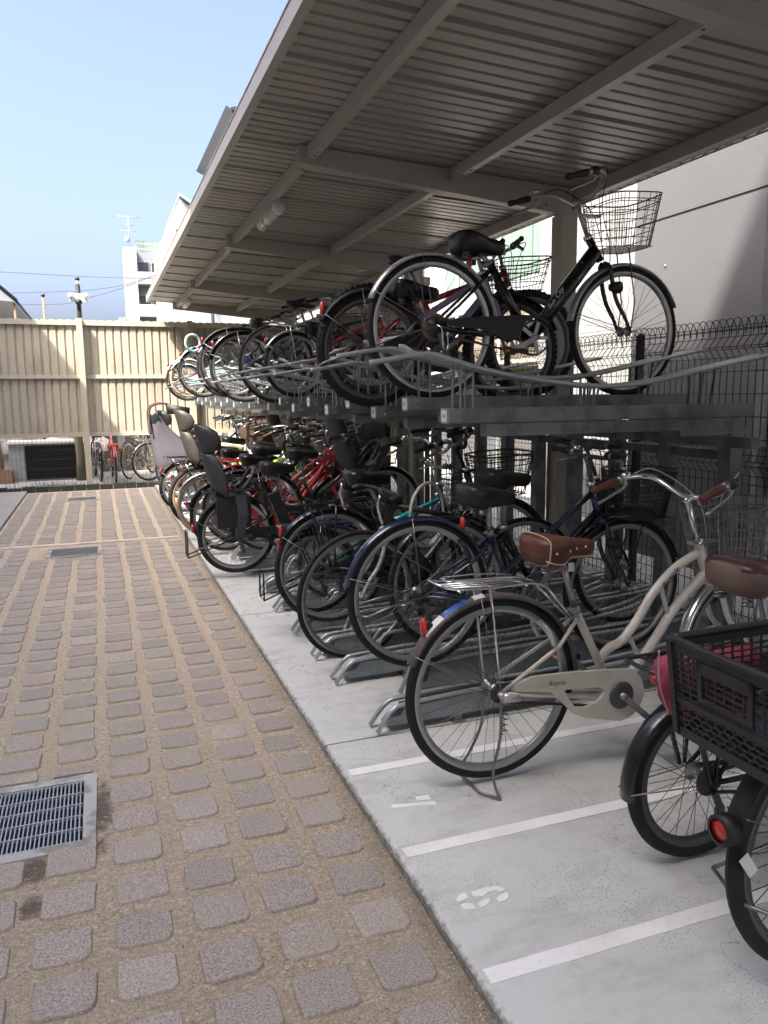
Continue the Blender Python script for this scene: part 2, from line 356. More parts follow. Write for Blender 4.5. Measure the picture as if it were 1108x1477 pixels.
# ---------------------------------------------------------------- mesh builder
class MB:
    def __init__(s): s.v = []; s.f = []; s.sm = []; s.mi = []; s.cur = 0
    def add(s, vs, fs, smooth=False):
        o = len(s.v); s.v += [tuple(v) for v in vs]
        for f in fs: s.f.append(tuple(i + o for i in f)); s.sm.append(smooth); s.mi.append(s.cur)
        return s
    def box(s, x0, x1, y0, y1, z0, z1):
        return s.add([(x0, y0, z0), (x1, y0, z0), (x1, y1, z0), (x0, y1, z0), (x0, y0, z1), (x1, y0, z1), (x1, y1, z1), (x0, y1, z1)],
                     [(0, 3, 2, 1), (4, 5, 6, 7), (0, 1, 5, 4), (1, 2, 6, 5), (2, 3, 7, 6), (3, 0, 4, 7)])
    def bar(s, p, q, w, h, up=(0, 0, 1)):
        """a rectangular bar from p to q, w across and h along up"""
        p = Vector(p); q = Vector(q); d = (q - p).normalized(); u = Vector(up); side = d.cross(u)
        if side.length < 1e-5: side = d.cross(Vector((0, 1, 0)))
        side.normalize(); u = side.cross(d).normalized()
        vs = []
        for c in (p, q):
            for a, b_ in ((-1, -1), (1, -1), (1, 1), (-1, 1)): vs.append(c + side * (a * w / 2) + u * (b_ * h / 2))
        return s.add(vs, [(0, 3, 2, 1), (4, 5, 6, 7), (0, 1, 5, 4), (1, 2, 6, 5), (2, 3, 7, 6), (3, 0, 4, 7)])
    def tube(s, pts, r, seg=8, closed=False, flat=1.0):
        pts = [Vector(p) for p in pts]; n = len(pts)
        rs = r if isinstance(r, (list, tuple)) else [r] * n
        tang = []
        for i in range(n):
            a = pts[(i - 1) % n] if (closed or i > 0) else pts[i]; b_ = pts[(i + 1) % n] if (closed or i < n - 1) else pts[i]
            t = (b_ - a); tang.append(t.normalized() if t.length > 1e-9 else Vector((0, 0, 1)))
        nrm = tang[0].orthogonal().normalized()
        ref = Vector((0, 1, 0))
        if abs(tang[0].dot(ref)) < 0.9: nrm = (ref - tang[0] * ref.dot(tang[0])).normalized()
        vs = []
        for i in range(n):
            nrm = (nrm - tang[i] * nrm.dot(tang[i]))
            nrm = nrm.normalized() if nrm.length > 1e-6 else tang[i].orthogonal().normalized()
            bn = tang[i].cross(nrm)
            for k in range(seg):
                a = 2 * PI * (k + 0.5) / seg
                vs.append(pts[i] + nrm * (math.cos(a) * rs[i]) + bn * (math.sin(a) * rs[i] * flat))
        fs = []
        for i in range(n if closed else n - 1):
            j = (i + 1) % n
            for k in range(seg):
                l = (k + 1) % seg
                fs.append((i * seg + k, i * seg + l, j * seg + l, j * seg + k))
        if not closed:
            fs.append(tuple(range(seg - 1, -1, -1))); fs.append(tuple((n - 1) * seg + k for k in range(seg)))
        return s.add(vs, fs, seg > 4)
    def cyl(s, p, q, r, seg=10): return s.tube([p, q], r, seg)
    def lathe(s, prof, c=(0, 0, 0), seg=24, a0=0, a1=2 * PI, axis='y', caps=False):
        """prof: (radius, offset along the axis) pairs, closed when the last equals the first"""
        full = abs(a1 - a0 - 2 * PI) < 1e-6; n = len(prof); m_ = seg if full else seg + 1
        vs = []
        for i in range(m_):
            a = a0 + (a1 - a0) * i / seg; ca, sa = math.cos(a), math.sin(a)
            for r_, o in prof:
                if axis == 'y': vs.append((c[0] + r_ * ca, c[1] + o, c[2] + r_ * sa))
                elif axis == 'z': vs.append((c[0] + r_ * ca, c[1] + r_ * sa, c[2] + o))
                else: vs.append((c[0] + o, c[1] + r_ * ca, c[2] + r_ * sa))
        fs = []
        for i in range(seg):
            j = (i + 1) % m_
            for k in range(n - 1): fs.append((i * n + k, i * n + k + 1, j * n + k + 1, j * n + k))
        return s.add(vs, fs, True)
    def torus(s, c, Rr, r, seg=32, ps=8, axis='y', a0=0, a1=2 * PI):
        prof = [(Rr + r * math.cos(2 * PI * k / ps), r * math.sin(2 * PI * k / ps)) for k in range(ps + 1)]
        return s.lathe(prof, c, seg, a0, a1, axis)
    def ball(s, c, rx, ry=None, rz=None, seg=10, rings=6):
        ry = ry or rx; rz = rz or rx; vs = [(c[0], c[1], c[2] + rz)]
        for i in range(1, rings):
            t = PI * i / rings
            for k in range(seg):
                a = 2 * PI * k / seg; vs.append((c[0] + rx * math.sin(t) * math.cos(a), c[1] + ry * math.sin(t) * math.sin(a), c[2] + rz * math.cos(t)))
        vs.append((c[0], c[1], c[2] - rz)); fs = []
        for k in range(seg): fs.append((0, 1 + k, 1 + (k + 1) % seg))
        for i in range(rings - 2):
            for k in range(seg):
                a = 1 + i * seg + k; b_ = 1 + i * seg + (k + 1) % seg; fs.append((a, a + seg, b_ + seg, b_))
        o = 1 + (rings - 2) * seg
        for k in range(seg): fs.append((o + k, len(vs) - 1, o + (k + 1) % seg))
        return s.add(vs, fs, True)
    def prism(s, poly, t, f=lambda x, y, z: (x, z, y)):
        """poly: 2-D outline, t: (t0, t1) along the third axis; f maps (a, b, t) to xyz"""
        n = len(poly); vs = [f(a, b_, t[0]) for a, b_ in poly] + [f(a, b_, t[1]) for a, b_ in poly]
        fs = [tuple(range(n - 1, -1, -1)), tuple(range(n, 2 * n))] + [(i, (i + 1) % n, n + (i + 1) % n, n + i) for i in range(n)]
        return s.add(vs, fs)
    def loft(s, rings, caps=True, smooth=True, closed=True):
        n = len(rings[0]); vs = [p for r_ in rings for p in r_]; fs = []
        for i in range(len(rings) - 1):
            for k in range(n if closed else n - 1):
                l = (k + 1) % n; fs.append((i * n + k, i * n + l, (i + 1) * n + l, (i + 1) * n + k))
        if caps: fs.append(tuple(range(n - 1, -1, -1))); fs.append(tuple((len(rings) - 1) * n + k for k in range(n)))
        return s.add(vs, fs, smooth)
    def mesh(s, name, mats):
        me = bpy.data.meshes.new(name); me.from_pydata(s.v, [], s.f)
        if not isinstance(mats, (list, tuple)): mats = [mats]
        for m_ in mats: me.materials.append(MATS[m_] if isinstance(m_, str) else m_)
        me.polygons.foreach_set('use_smooth', s.sm)
        me.polygons.foreach_set('material_index', s.mi)
        me.update(); return me
    def obj(s, name, mats, parent=None, loc=None, **kw): return put(name, s.mesh(name, mats), parent, loc, **kw)

def put(name, me, parent=None, loc=None, label=None, kind=None, mtx=None):
    o = bpy.data.objects.new(name, me); COL.objects.link(o)
    if parent is not None: o.parent = parent
    if loc is not None: o.location = loc
    if mtx is not None: o.matrix_basis = mtx
    if label: o['label'] = label
    if kind: o['kind'] = kind
    return o
def empty(name, parent=None, loc=(0, 0, 0)):
    o = bpy.data.objects.new(name, None); COL.objects.link(o); o.location = loc; o.empty_display_size = 0.1
    if parent is not None: o.parent = parent
    return o
def tag(o, label, cat, group=None):
    o['label'] = label; o['category'] = cat
    if group: o['group'] = group
    return o
def struct(o): o['kind'] = 'structure'; return o
def smoothpts(pts, n=4, closed=False):
    """Catmull-Rom through pts"""
    P = [Vector(p) for p in pts]; out = []; m_ = len(P)
    for i in range(m_ if closed else m_ - 1):
        if closed: a, b_, c, d = P[i - 1], P[i], P[(i + 1) % m_], P[(i + 2) % m_]
        else: a = P[max(0, i - 1)]; b_ = P[i]; c = P[i + 1]; d = P[min(m_ - 1, i + 2)]
        for k in range(n):
            t = k / n
            out.append(0.5 * ((2 * b_) + (c - a) * t + (2 * a - 5 * b_ + 4 * c - d) * t * t + (3 * b_ - 3 * c + d - a) * t ** 3))
    if not closed: out.append(P[-1])
    return out
def text_mesh(txt, size, mname, shear=0.0, extrude=0.0):
    cu = bpy.data.curves.new('lettering', 'FONT'); cu.body = txt; cu.size = size; cu.shear = shear; cu.extrude = extrude
    cu.align_x = 'CENTER'; cu.align_y = 'CENTER'; cu.resolution_u = 2
    o = bpy.data.objects.new('lettering', cu); COL.objects.link(o)
    dg = bpy.context.evaluated_depsgraph_get(); me = bpy.data.meshes.new_from_object(o.evaluated_get(dg))
    bpy.data.objects.remove(o); bpy.data.curves.remove(cu)
    me.name = 'lettering'; me.materials.clear(); me.materials.append(MATS[mname]); return me
# ================================================================ SETTING
# ---- ground
MB().box(-400, 400, -300, 900, -0.5, -0.032).obj('ground', 'asphalt')['kind'] = 'structure'

# aisle of mortar with three openings for the drains
GR = [(-0.525, -0.135, 2.565, 3.0), (-0.49, -0.085, 7.60, 7.97), (-0.47, -0.10, 11.72, 12.10)]
g = MB()
def slab2(x0, x1, y0, y1, z=0.0):
    g.box(x0, x1, y0, y1, -0.030, z)
ycur = -3.0
for (a, b_, c_, d) in GR:
    slab2(-1.09, 0.785, ycur, c_); slab2(-1.09, a, c_, d); slab2(b_, 0.785, c_, d); ycur = d
slab2(-1.09, 0.785, ycur, 8.16); g.f = g.f; 
g2 = g
slab2(-1.09, 0.785, 8.16, 13.04) if False else None
# rebuild cleanly so that no two boxes share a volume
g = MB(); ys = [-3.0, 2.565, 3.0, 7.60, 7.97, 11.72, 12.10, 13.04]
for i in range(len(ys) - 1):
    hole = [q for q in GR if abs(q[2] - ys[i]) < 1e-6]
    if hole:
        slab2(-1.09, hole[0][0], ys[i], ys[i + 1]); slab2(hole[0][1], 0.785, ys[i], ys[i + 1])
    else: slab2(-1.09, 0.785, ys[i], ys[i + 1])
aisle = struct(g.obj('paved_aisle', 'mortar'))

# pavers: thirty-odd steps of 0.2 m, each block a piece of its own
rp = random.Random(3)
pav = []
for k in range(12):
    w, l, c = 0.0735, 0.0685, 0.015
    def ring(s, z, cc, j):
        base = [(-w + cc, -l), (w - cc, -l), (w, -l + cc), (w, l - cc), (w - cc, l), (-w + cc, l), (-w, l - cc), (-w, -l + cc)]
        return [(x * s + j[i][0], y * s + j[i][1], z) for i, (x, y) in enumerate(base)]
    j = [(rp.uniform(-.004, .004), rp.uniform(-.004, .004)) for _ in range(8)]
    cc = c * rp.uniform(0.75, 1.2)
    h = 0.010
    j = [(rp.uniform(-.0018, .0018), rp.uniform(-.0018, .0018)) for _ in range(24)]
    def ring3(s, z, cc):
        P = [Vector(p) for p in ring(s, z, cc, [(0, 0)] * 8)]; out = []
        for i in range(8):
            a, b2 = P[i], P[(i + 1) % 8]
            for t in (0.04, 0.5, 0.96): q = a.lerp(b2, t); jj = j[len(out)]; out.append((q.x + jj[0], q.y + jj[1], z))
        return out
    b_ = MB().loft([ring3(1.03, -0.004, cc), ring3(1.01, h * 0.35, cc), ring3(0.985, h * 0.8, cc), ring3(0.945, h, cc), ring3(0.74, h + .0004, cc)], smooth=False)
    me = b_.mesh('paver', 'paver_stone'); at_ = me.attributes.new('rim', 'FLOAT', 'POINT')
    for i in range(len(me.vertices)): at_.data[i].value = 1.0 if i < 96 else 0.0
    pav.append(me)
spots = []
for k in range(-4, 5):
    xc = -0.24 + 0.2045 * k + 0.069
    off = rp.uniform(-0.012, 0.012)
    for j in range(-6, 58):
        yc = 1.857 + 0.1985 * j + off + rp.uniform(-.006, .006)
        if yc > 12.95 or 8.08 < yc < 8.34: continue
        blocked = any(a - 0.10 < xc < b_ + 0.10 and c_ - 0.10 < yc < d + 0.10 for a, b_, c_, d in GR)
        if blocked: continue
        spots.append((xc + rp.uniform(-.009, .009), yc, rp.uniform(-0.035, 0.035), rp.randrange(12), rp.uniform(-0.003, 0.002)))
# blocks cut short beside the first drain
def seen(s):   # inside the picture's cone, measured on the ground
    x, y = s[0], s[1]
    return x > -0.105 * y - 0.30 and y > 1.15 + (x - 0.3) * 0.2 
spots.sort(key=lambda s: (0 if seen(s) else 1, s[1]))
for s in spots[:300]:
    o = put('paver', pav[s[3]], aisle, (s[0], s[1], s[4])); o.rotation_euler.z = s[2]; o.scale.y = 1.0 if s[1] < 3 else min(1.10, 1 + .04 * (s[1] - 3))
mb = MB()
for s in spots[300:]:
    me = pav[s[3]]; ca, sa = math.cos(s[2]), math.sin(s[2])
    mb.add([(s[0] + v.co.x * ca - v.co.y * sa, s[1] + v.co.x * sa + v.co.y * 1.09 * ca, s[4] + v.co.z) for v in me.vertices], [tuple(p.vertices) for p in me.polygons])
pf = mb.obj('paver_field', 'paver_stone', aisle, kind='stuff'); at_ = pf.data.attributes.new('rim', 'FLOAT', 'POINT')
for i in range(len(pf.data.vertices)): at_.data[i].value = 0.0 if i % 120 >= 96 else 1.0
for (x0, x1, y0, y1) in ((-0.445, -0.305, 3.068, 3.125), (-0.245, -0.107, 3.068, 3.13), (-0.66, -0.56, 2.77, 2.89), (-0.66, -0.56, 2.58, 2.70)):
    MB().box(x0, x1, y0, y1, -0.002, 0.008).obj('paver', 'paver_stone', aisle)
# the pale row of tiles across the aisle
x = -1.06
while x < 0.68:
    w = rp.uniform(0.19, 0.21)
    MB().box(x, min(x + w - 0.008, 0.70), 8.165 + rp.uniform(-.004, .004), 8.255 + rp.uniform(-.004, .004), -0.002, 0.014).obj('tile', 'pale_tile', aisle); x += w

# loose grit lying in the joints nearest the camera
gt = MB(); rq = random.Random(21)
for i in range(9000):
    y = 1.0 + 4.2 * rq.random() ** 1.5; x = rq.uniform(-0.16 * y - .25, 0.78) if i % 4 else rq.uniform(0.70, 0.786)
    if any(a - .05 < x < b_ + .05 and c_ - .05 < y < d + .05 for a, b_, c_, d in GR): continue
    s = rq.uniform(.0012, .0036) * (1 + .12 * y); a = rq.uniform(0, PI); ca, sa = math.cos(a) * s, math.sin(a) * s; k = rq.uniform(.6, 1.1)
    gt.add([(x + ca, y + sa, .0005), (x - sa * k, y + ca * k, .0005), (x - ca, y - sa, .0005), (x + sa * k, y - ca * k, .0005), (x, y, .0005 + s * .75)], [(0, 1, 4), (1, 2, 4), (2, 3, 4), (3, 0, 4)])
g_ = gt.obj('joint_grit', 'grit'); g_['kind'] = 'stuff'; g_['label'] = 'fine sandy grit lying in the joints between the pavers'; g_['category'] = 'grit'
# drains
def grate(q, label, nb, nc, fr):
    a, b_, c_, d = q
    t = tag(empty('drain_grate', None, ((a + b_) / 2, (c_ + d) / 2, 0)), label, 'drain grate', 'steel drain grates set into the aisle')
    ox, oy = (a + b_) / 2, (c_ + d) / 2; w, l = (b_ - a) / 2, (d - c_) / 2
    f = MB(); e = fr
    rj = random.Random(nb)
    for (x0, x1, y0, y1) in ((-w - e, w + e, -l - e, -l), (-w - e, w + e, l, l + e), (-w - e, -w, -l, l), (w, w + e, -l, l)):
        f.box(x0, x1, y0, y1, -0.025, 0.009)
    f.v = [(v[0] + (rj.uniform(-.006, .006) if abs(v[0]) > w + .01 else 0), v[1] + (rj.uniform(-.006, .006) if abs(v[1]) > l + .01 else 0), v[2]) for v in f.v]
    f.obj('frame', 'grate_frame', t)
    MB().box(-w, w, -l, l, -0.0315, -0.029).obj('pit', 'pit', t)  # shallow floor coloured near-black to stand in for the shade of a deep drain
    br = MB()
    for i in range(nb):
        x = -w + 0.012 + (2 * w - 0.024) * i / (nb - 1); br.bar((x, -l + 0.004, -0.003), (x, l - 0.004, -0.003), 0.0042, 0.016)
    br.obj('grating', 'grate_steel', t, kind='stuff')
    for i in range(nc):
        y = -l + 0.008 + (2 * l - 0.016) * i / (nc - 1)
        MB().bar((-w + 0.003, y, 0.001), (w - 0.003, y, 0.001), 0.0055, 0.012).obj('cross_bar', 'grate_steel', t)
    return t
grate(GR[0], 'large steel drain grate in a crumbling concrete frame nearest the camera', 28, 6, 0.045)
grate(GR[1], 'steel drain grate just in front of the pale tile row', 24, 4, 0.035)
grate(GR[2], 'small steel drain grate near the foot of the beige panel fence', 24, 4, 0.035)

# concrete parking strip in sections, with open joints
rs = random.Random(5)
def slab(name, x0, x1, y0, y1, z, m, jag=True):
    b_ = MB(); n = max(2, int((y1 - y0) / 0.04)); rings = []
    for i in range(n + 1):
        y = y0 + (y1 - y0) * i / n; dx = rs.uniform(-.005, .006) if jag else 0
        rings.append([(x0 + dx, y, -0.03), (x0 + dx, y, z - 0.010), (x0 + dx + 0.008, y, z - 0.002 + rs.uniform(-.001, .001)), (x0 + dx + 0.016, y, z), (x1, y, z), (x1, y, -0.03)])
    b_.loft(rings, smooth=False); o = struct(b_.obj(name, m)); return o
for (y0, y1) in ((-3.0, 2.902), (2.912, 4.945), (4.955, 8.20), (8.21, 13.04)):
    slab('parking_slab', 0.788, 3.095, y0, y1, 0.03, 'slab_concrete')
struct(MB().box(-6.0, -1.10, -3, 13.04, -0.03, 0.03).obj('left_slab', 'plain_concrete'))
struct(MB().box(-6.0, 9, 13.16, 40, -0.03, 0.0).obj('neighbour_yard', 'plain_concrete'))
struct(MB().box(3.36, 12, -6, 13.16, -0.03, 0.10).obj('building_strip', 'plain_concrete'))
kb = struct(MB().box(3.10, 3.35, -3, 13.04, -0.03, 0.205).obj('kerb', 'plain_concrete'))
# white bay lines and stencilled numbers
for yc in (-0.15, 0.41, 0.97, 1.528, 2.085, 2.642):
    b_ = MB(); n = 40; pts = []
    for i in range(n + 1):
        x = 0.812 + 2.25 * i / n; pts.append(((x, yc - 0.0255 + rs.uniform(-.0012, .0012)), (x, yc + 0.0255 + rs.uniform(-.0012, .0012))))
    b_.loft([[(a[0], a[1], 0.0305), (c_[0], c_[1], 0.0305), (c_[0], c_[1], 0.0335), (a[0], a[1], 0.0335)] for a, c_ in pts], smooth=False)
    struct(b_.obj('painted_line', 'worn_white_paint'))
SEVEN = [[(0.873, 2.371), (0.875, 2.347), (0.95, 2.333), (1.02, 2.312), (1.030, 2.333), (1.024, 2.340), (0.961, 2.348)], [(0.976, 2.389), (0.973, 2.363), (1.022, 2.352), (1.023, 2.386)]]
SIX = [[(0.922, 1.839), (0.919, 1.817), (0.946, 1.809), (0.966, 1.819), (0.990, 1.821), (1.004, 1.809), (1.019, 1.813), (1.013, 1.828), (0.997, 1.839), (0.976, 1.841)],
       [(0.866, 1.814), (0.870, 1.811), (0.886, 1.813), (0.905, 1.819), (0.907, 1.840), (0.889, 1.840), (0.875, 1.831)],
       [(0.868, 1.798), (0.870, 1.778), (0.883, 1.770), (0.903, 1.767), (0.904, 1.789), (0.887, 1.799)],
       [(0.917, 1.786), (0.916, 1.769), (0.936, 1.769), (0.954, 1.781), (0.957, 1.796), (0.936, 1.794)],
       [(0.974, 1.786), (0.974, 1.768), (0.998, 1.771), (1.013, 1.781), (1.019, 1.800), (0.995, 1.797)]]
for nm, polys in (('painted_number_seven', SEVEN), ('painted_number_six', SIX)):
    b_ = MB()
    for P in polys:
        n = len(P); b_.add([(p[0], p[1], 0.0332) for p in P] + [(p[0], p[1], 0.0303) for p in P], [tuple(range(n))] + [(i, (i + 1) % n, n + (i + 1) % n, n + i) for i in range(n)])
    struct(b_.obj(nm, 'worn_white_paint'))

# dark blocks along the foot of the far fence
t = tag(empty('block_border', None, (0, 13.09, 0)), 'low row of dark mossy blocks along the foot of the beige panel fence', 'border')
x = -3.0
while x < 1.0:
    w = rp.uniform(0.17, 0.20); MB().box(x, x + w - 0.012, -0.05, 0.045, -0.02, 0.085 + rp.uniform(-.008, .008)).obj('block', 'dark_block', t); x += w
gr = MB(); rg = random.Random(9)
for i in range(420):
    x = rg.uniform(-2.2, 1.2) if i % 3 else rg.gauss(-0.75, 0.2); y = 13.27 + rg.uniform(0, 0.16); h = rg.uniform(0.06, 0.17)
    dx, dy = rg.uniform(-.05, .05), rg.uniform(-.03, .03)
    gr.add([(x - .004, y, 0), (x + .004, y, 0), (x + dx, y + dy, h)], [(0, 1, 2)])
gr.obj('grass_tufts', 'grass', kind='stuff').update_tag()
bpy.data.objects['grass_tufts']['label'] = 'short weeds growing behind the dark block border'
bpy.data.objects['grass_tufts']['category'] = 'weeds'

# ---- sheet steel with ribs
def ribbed(length_axis, prof, e0, e1, f, th=0.0015):
    """prof: (u, w) outline of the ribs; extruded from e0 to e1; f(u, w, e) gives xyz"""
    b_ = MB(); n = len(prof)
    vs = [f(u, w, e0) for u, w in prof] + [f(u, w, e1) for u, w in prof] + [f(u, w + th, e0) for u, w in prof] + [f(u, w + th, e1) for u, w in prof]
    fs = []
    for i in range(n - 1):
        fs += [(i, i + 1, n + i + 1, n + i), (2 * n + i + 1, 2 * n + i, 3 * n + i, 3 * n + i + 1), (i, 2 * n + i, 2 * n + i + 1, i + 1), (n + i, n + i + 1, 3 * n + i + 1, 3 * n + i)]
    return b_.add(vs, fs)
def fence_prof(w, pitch=0.118, rec=0.022):
    p = []; u = 0.0
    while u < w - 1e-6:
        p += [(u, 0.0), (u + 0.080, 0.0), (u + 0.090, rec), (u + 0.108, rec)]; u += pitch
    p.append((u, 0.0)); return p
def panel_fence(name, label, run, origin, ux, nrm, posts, sheet_run, cap=True):
    """run: length; sheets 0.59 m wide in two tiers, rails, posts; the face looks along -nrm"""
    t = tag(empty(name, None, origin), label, 'fence'); ux = Vector(ux); nm = Vector(nrm); up = Vector((0, 0, 1))
    F = lambda u, w, e: tuple(ux * u + nm * w + up * e)
    w = 5 * 0.118
    def box(mb_, u0, u1, w0, w1, z0, z1):
        vs = [F(u, ww, z) for z in (z0, z1) for (u, ww) in ((u0, w0), (u1, w0), (u1, w1), (u0, w1))]
        mb_.add(vs, [(0, 3, 2, 1), (4, 5, 6, 7), (0, 1, 5, 4), (1, 2, 6, 5), (2, 3, 7, 6), (3, 0, 4, 7)]); return mb_
    mlow = ribbed('z', fence_prof(w), 0.90, 1.745, F).mesh('panel_sheet', 'beige_steel')
    mhi = ribbed('z', fence_prof(w), 1.80, 2.56, F).mesh('panel_sheet', 'beige_steel')
    u = sheet_run[0]
    while u < sheet_run[1] - 0.05:
        put('panel_sheet', mlow, t, tuple(ux * u)); put('panel_sheet', mhi, t, tuple(ux * (u + 0.002))); u += w
    for (z0, z1, w0) in ((0.838, 0.900, -0.035), (1.742, 1.800, -0.038), (2.558, 2.628, -0.040)):
        box(MB(), 0, run, w0, 0.03, z0, z1).obj('rail', 'beige_trim', t)
    cp = MB(); u = 0
    while u < run:
        box(cp, u, u + 0.085, -0.036, 0.028, 2.628, 2.640); u += 0.118
    cp.obj('cap_strip', 'beige_trim', t)
    for (pu, pw, pd) in posts:
        box(MB(), pu - pw / 2, pu + pw / 2, -0.042 - pd, -0.042, 0.0, 2.655).obj('post', 'beige_trim', t)
    return t
far_fence = panel_fence('panel_fence', 'tall beige ribbed steel panel fence closing off the far end of the aisle', 6.35, (-3.1, 13.24, 0), (1, 0, 0), (0, 1, 0),
    [(1.22, 0.085, 0.10), (2.91, 0.088, 0.11), (4.58, 0.085, 0.08)], (0, 6.30))
side_fence = panel_fence('panel_fence', 'beige ribbed steel panel fence behind the far half of the bicycle racks', 5.55, (3.28, 7.62, 0), (0, 1, 0), (1, 0, 0),
    [(0.05, 0.08, 0.05), (2.0, 0.08, 0.05), (4.0, 0.08, 0.05)], (0.0, 5.40))

# ---- welded wire fences
def wire_panel(run, F, z0, top, folds, pitch=0.05, hook=True, r=0.0028, hz=0.12):
    b_ = MB(); n = int(run / pitch)
    for i in range(n + 1):
        u = i * pitch; pts = [(u, 0, z0)]
        for zf in folds: pts += [(u, 0, zf - 0.055), (u, -0.045, zf), (u, 0, zf + 0.055)]
        if hook: pts += [(u, 0.0, top - 0.05), (u, -0.02, top - 0.01), (u, -0.045, top), (u, -0.07, top - 0.012), (u, -0.082, top - 0.05), (u, -0.082, top - 0.09)]
        else: pts.append((u, 0, top))
        b_.tube([F(*p) for p in pts], r, 3 if pitch < 0.06 else 4)
    z = z0 + 0.02
    zs = []
    while z < top - 0.03:
        zs.append((0.004, z)); z += hz
    for zf in folds: zs += [(0.003, zf - 0.055), (-0.045, zf), (0.003, zf + 0.055)]
    if hook: zs += [(-0.084, top - 0.07), (-0.002, top - 0.055)]
    for w, z in zs: b_.tube([F(0, w, z), F(run, w, z)], r, 3)
    return b_
side_mesh = tag(empty('wire_fence', None, (3.24, -1.0, 0)), 'black welded wire fence with looped top behind the near racks', 'fence')
u = 0
for k in range(5):
    ln = 1.72 if k < 5 else 1
    me = None
    Fy = lambda a, w, z: (w, a, z)
    if k == 0: wm = wire_panel(ln, Fy, 0.21, 1.83, (1.05, 1.68)).mesh('wire_panel', 'black_wire')
    put('wire_panel', wm, side_mesh, (0, u, 0))
    MB().box(0.012, 0.05, u + 1.73 - 0.02, u + 1.73 + 0.02, 0.2, 1.80).ball((0.031, u + 1.73, 1.79), 0.024).obj('post', 'black_wire', side_mesh)
    u += ln + 0.005
t = tag(empty('wire_fence', None, (-3.1, 13.30, 0)), 'black wire mesh filling the gap under the far beige panels', 'fence')
wm = wire_panel(2.1, lambda a, w, z: (a, w, z), 0.02, 0.90, (), 0.06, False, 0.0022, 0.15).mesh('wire_panel', 'black_wire')
for k in range(3): put('wire_panel', wm, t, (k * 2.11, 0, 0))
t = tag(empty('wire_fence', None, (3.34, 7.66, 0)), 'wire mesh filling the gap under the side panels behind the racks', 'fence')
wm = wire_panel(1.8, lambda a, w, z: (w, a, z), 0.21, 0.90, (), 0.06, False, 0.0022, 0.15).mesh('wire_panel', 'black_wire')
for k in range(3): put('wire_panel', wm, t, (0, k * 1.81, 0))

# ---- the shelter
SH = tag(empty('bicycle_shelter', None, (3.1, 4.82, 0)), 'long beige steel shelter with a ribbed roof over the bicycle racks', 'shelter')
OX, OY = 3.1, 4.82
def zr(x): return 2.958 - 0.058 * (x - 0.86)            # underside of the sheets
BY = (2.38, 4.82, 7.62, 10.6, 13.09)
sheet = []
pp = []; u = 0.0
for k in range(6):
    wv = 0.0985
    pp += [(u, 0.0), (u + 0.070, 0.0), (u + 0.074, 0.026), (u + 0.094, 0.026), (u + wv, 0.0)]; u += wv
pp = pp + [(u + 0.0005, 0.0), (u + 0.0010, -0.010), (u + 0.0045, -0.010), (u + 0.005, 0.0)]
msh = ribbed('x', pp, 0.845, 3.40, lambda u, w, e: (e - OX, u, zr(e) + w), 0.0012).mesh('roof_panel', 'roof_sheet')
y = -3.0 + 0.13
while y < 12.7:
    put('roof_panel', msh, SH, (0, y - OY, 0)); y += 0.593
def cbox(name, x0, x1, y0, y1, z0, z1, m='shelter_paint', parent=SH): return MB().box(x0 - OX, x1 - OX, y0 - OY, y1 - OY, z0, z1).obj(name, m, parent)
# fascia: a channel in lengths
y = -3.0
while y < 12.9:
    y1 = min(y + 2.2, 12.97)
    b_ = MB(); b_.box(0.812 - OX, 0.822 - OX, y + .002 - OY, y1 - OY, 2.905, 2.990); b_.box(0.822 - OX, 0.858 - OX, y + .002 - OY, y1 - OY, 2.905, 2.912); b_.box(0.808 - OX, 0.842 - OX, y + .002 - OY, y1 - OY, 2.990, 2.998)
    b_.obj('fascia', 'shelter_paint', SH); y = y1
# back closure along the high side
cbox('back_flashing', 3.402, 3.412, -3, 12.97, zr(3.4) - 0.012, zr(3.4) + 0.03)
holes = []
for xp, wd, hh in ((1.275, 0.045, 0.075), (2.215, 0.045, 0.075), (3.15, 0.045, 0.08)):
    for i in range(len(BY)):
        y0 = (-3.0 if i == 0 else BY[i - 1] + 0.042); y1 = BY[i] - 0.042
        b_ = MB(); z1 = zr(xp + wd) - 0.003
        b_.box(xp - OX, xp + 0.004 - OX, y0 - OY, y1 - OY, z1 - hh, z1); b_.box(xp + .004 - OX, xp + wd - OX, y0 - OY, y1 - OY, z1 - hh, z1 - hh + 0.004)
        b_.box(xp + 0.004 - OX, xp + wd - OX, y0 - OY, y1 - OY, z1 - 0.004, z1); b_.box(xp + wd - OX, xp + wd + 0.004 - OX, y0 - OY, y1 - OY, z1 - hh, z1)
        b_.obj('purlin', 'shelter_paint', SH)
        bo = MB()
        for yy in ((y0 + 0.07), (y0 + 0.14), (y1 - 0.07), (y1 - 0.14), (y1 - 0.26)):
            bo.cyl((xp + wd * 0.5 - OX, yy - OY, z1 - hh - 0.006), (xp + wd * 0.5 - OX, yy - OY, z1 - hh), 0.008, 8)
        bo.obj('bolts', 'galvanised', SH)
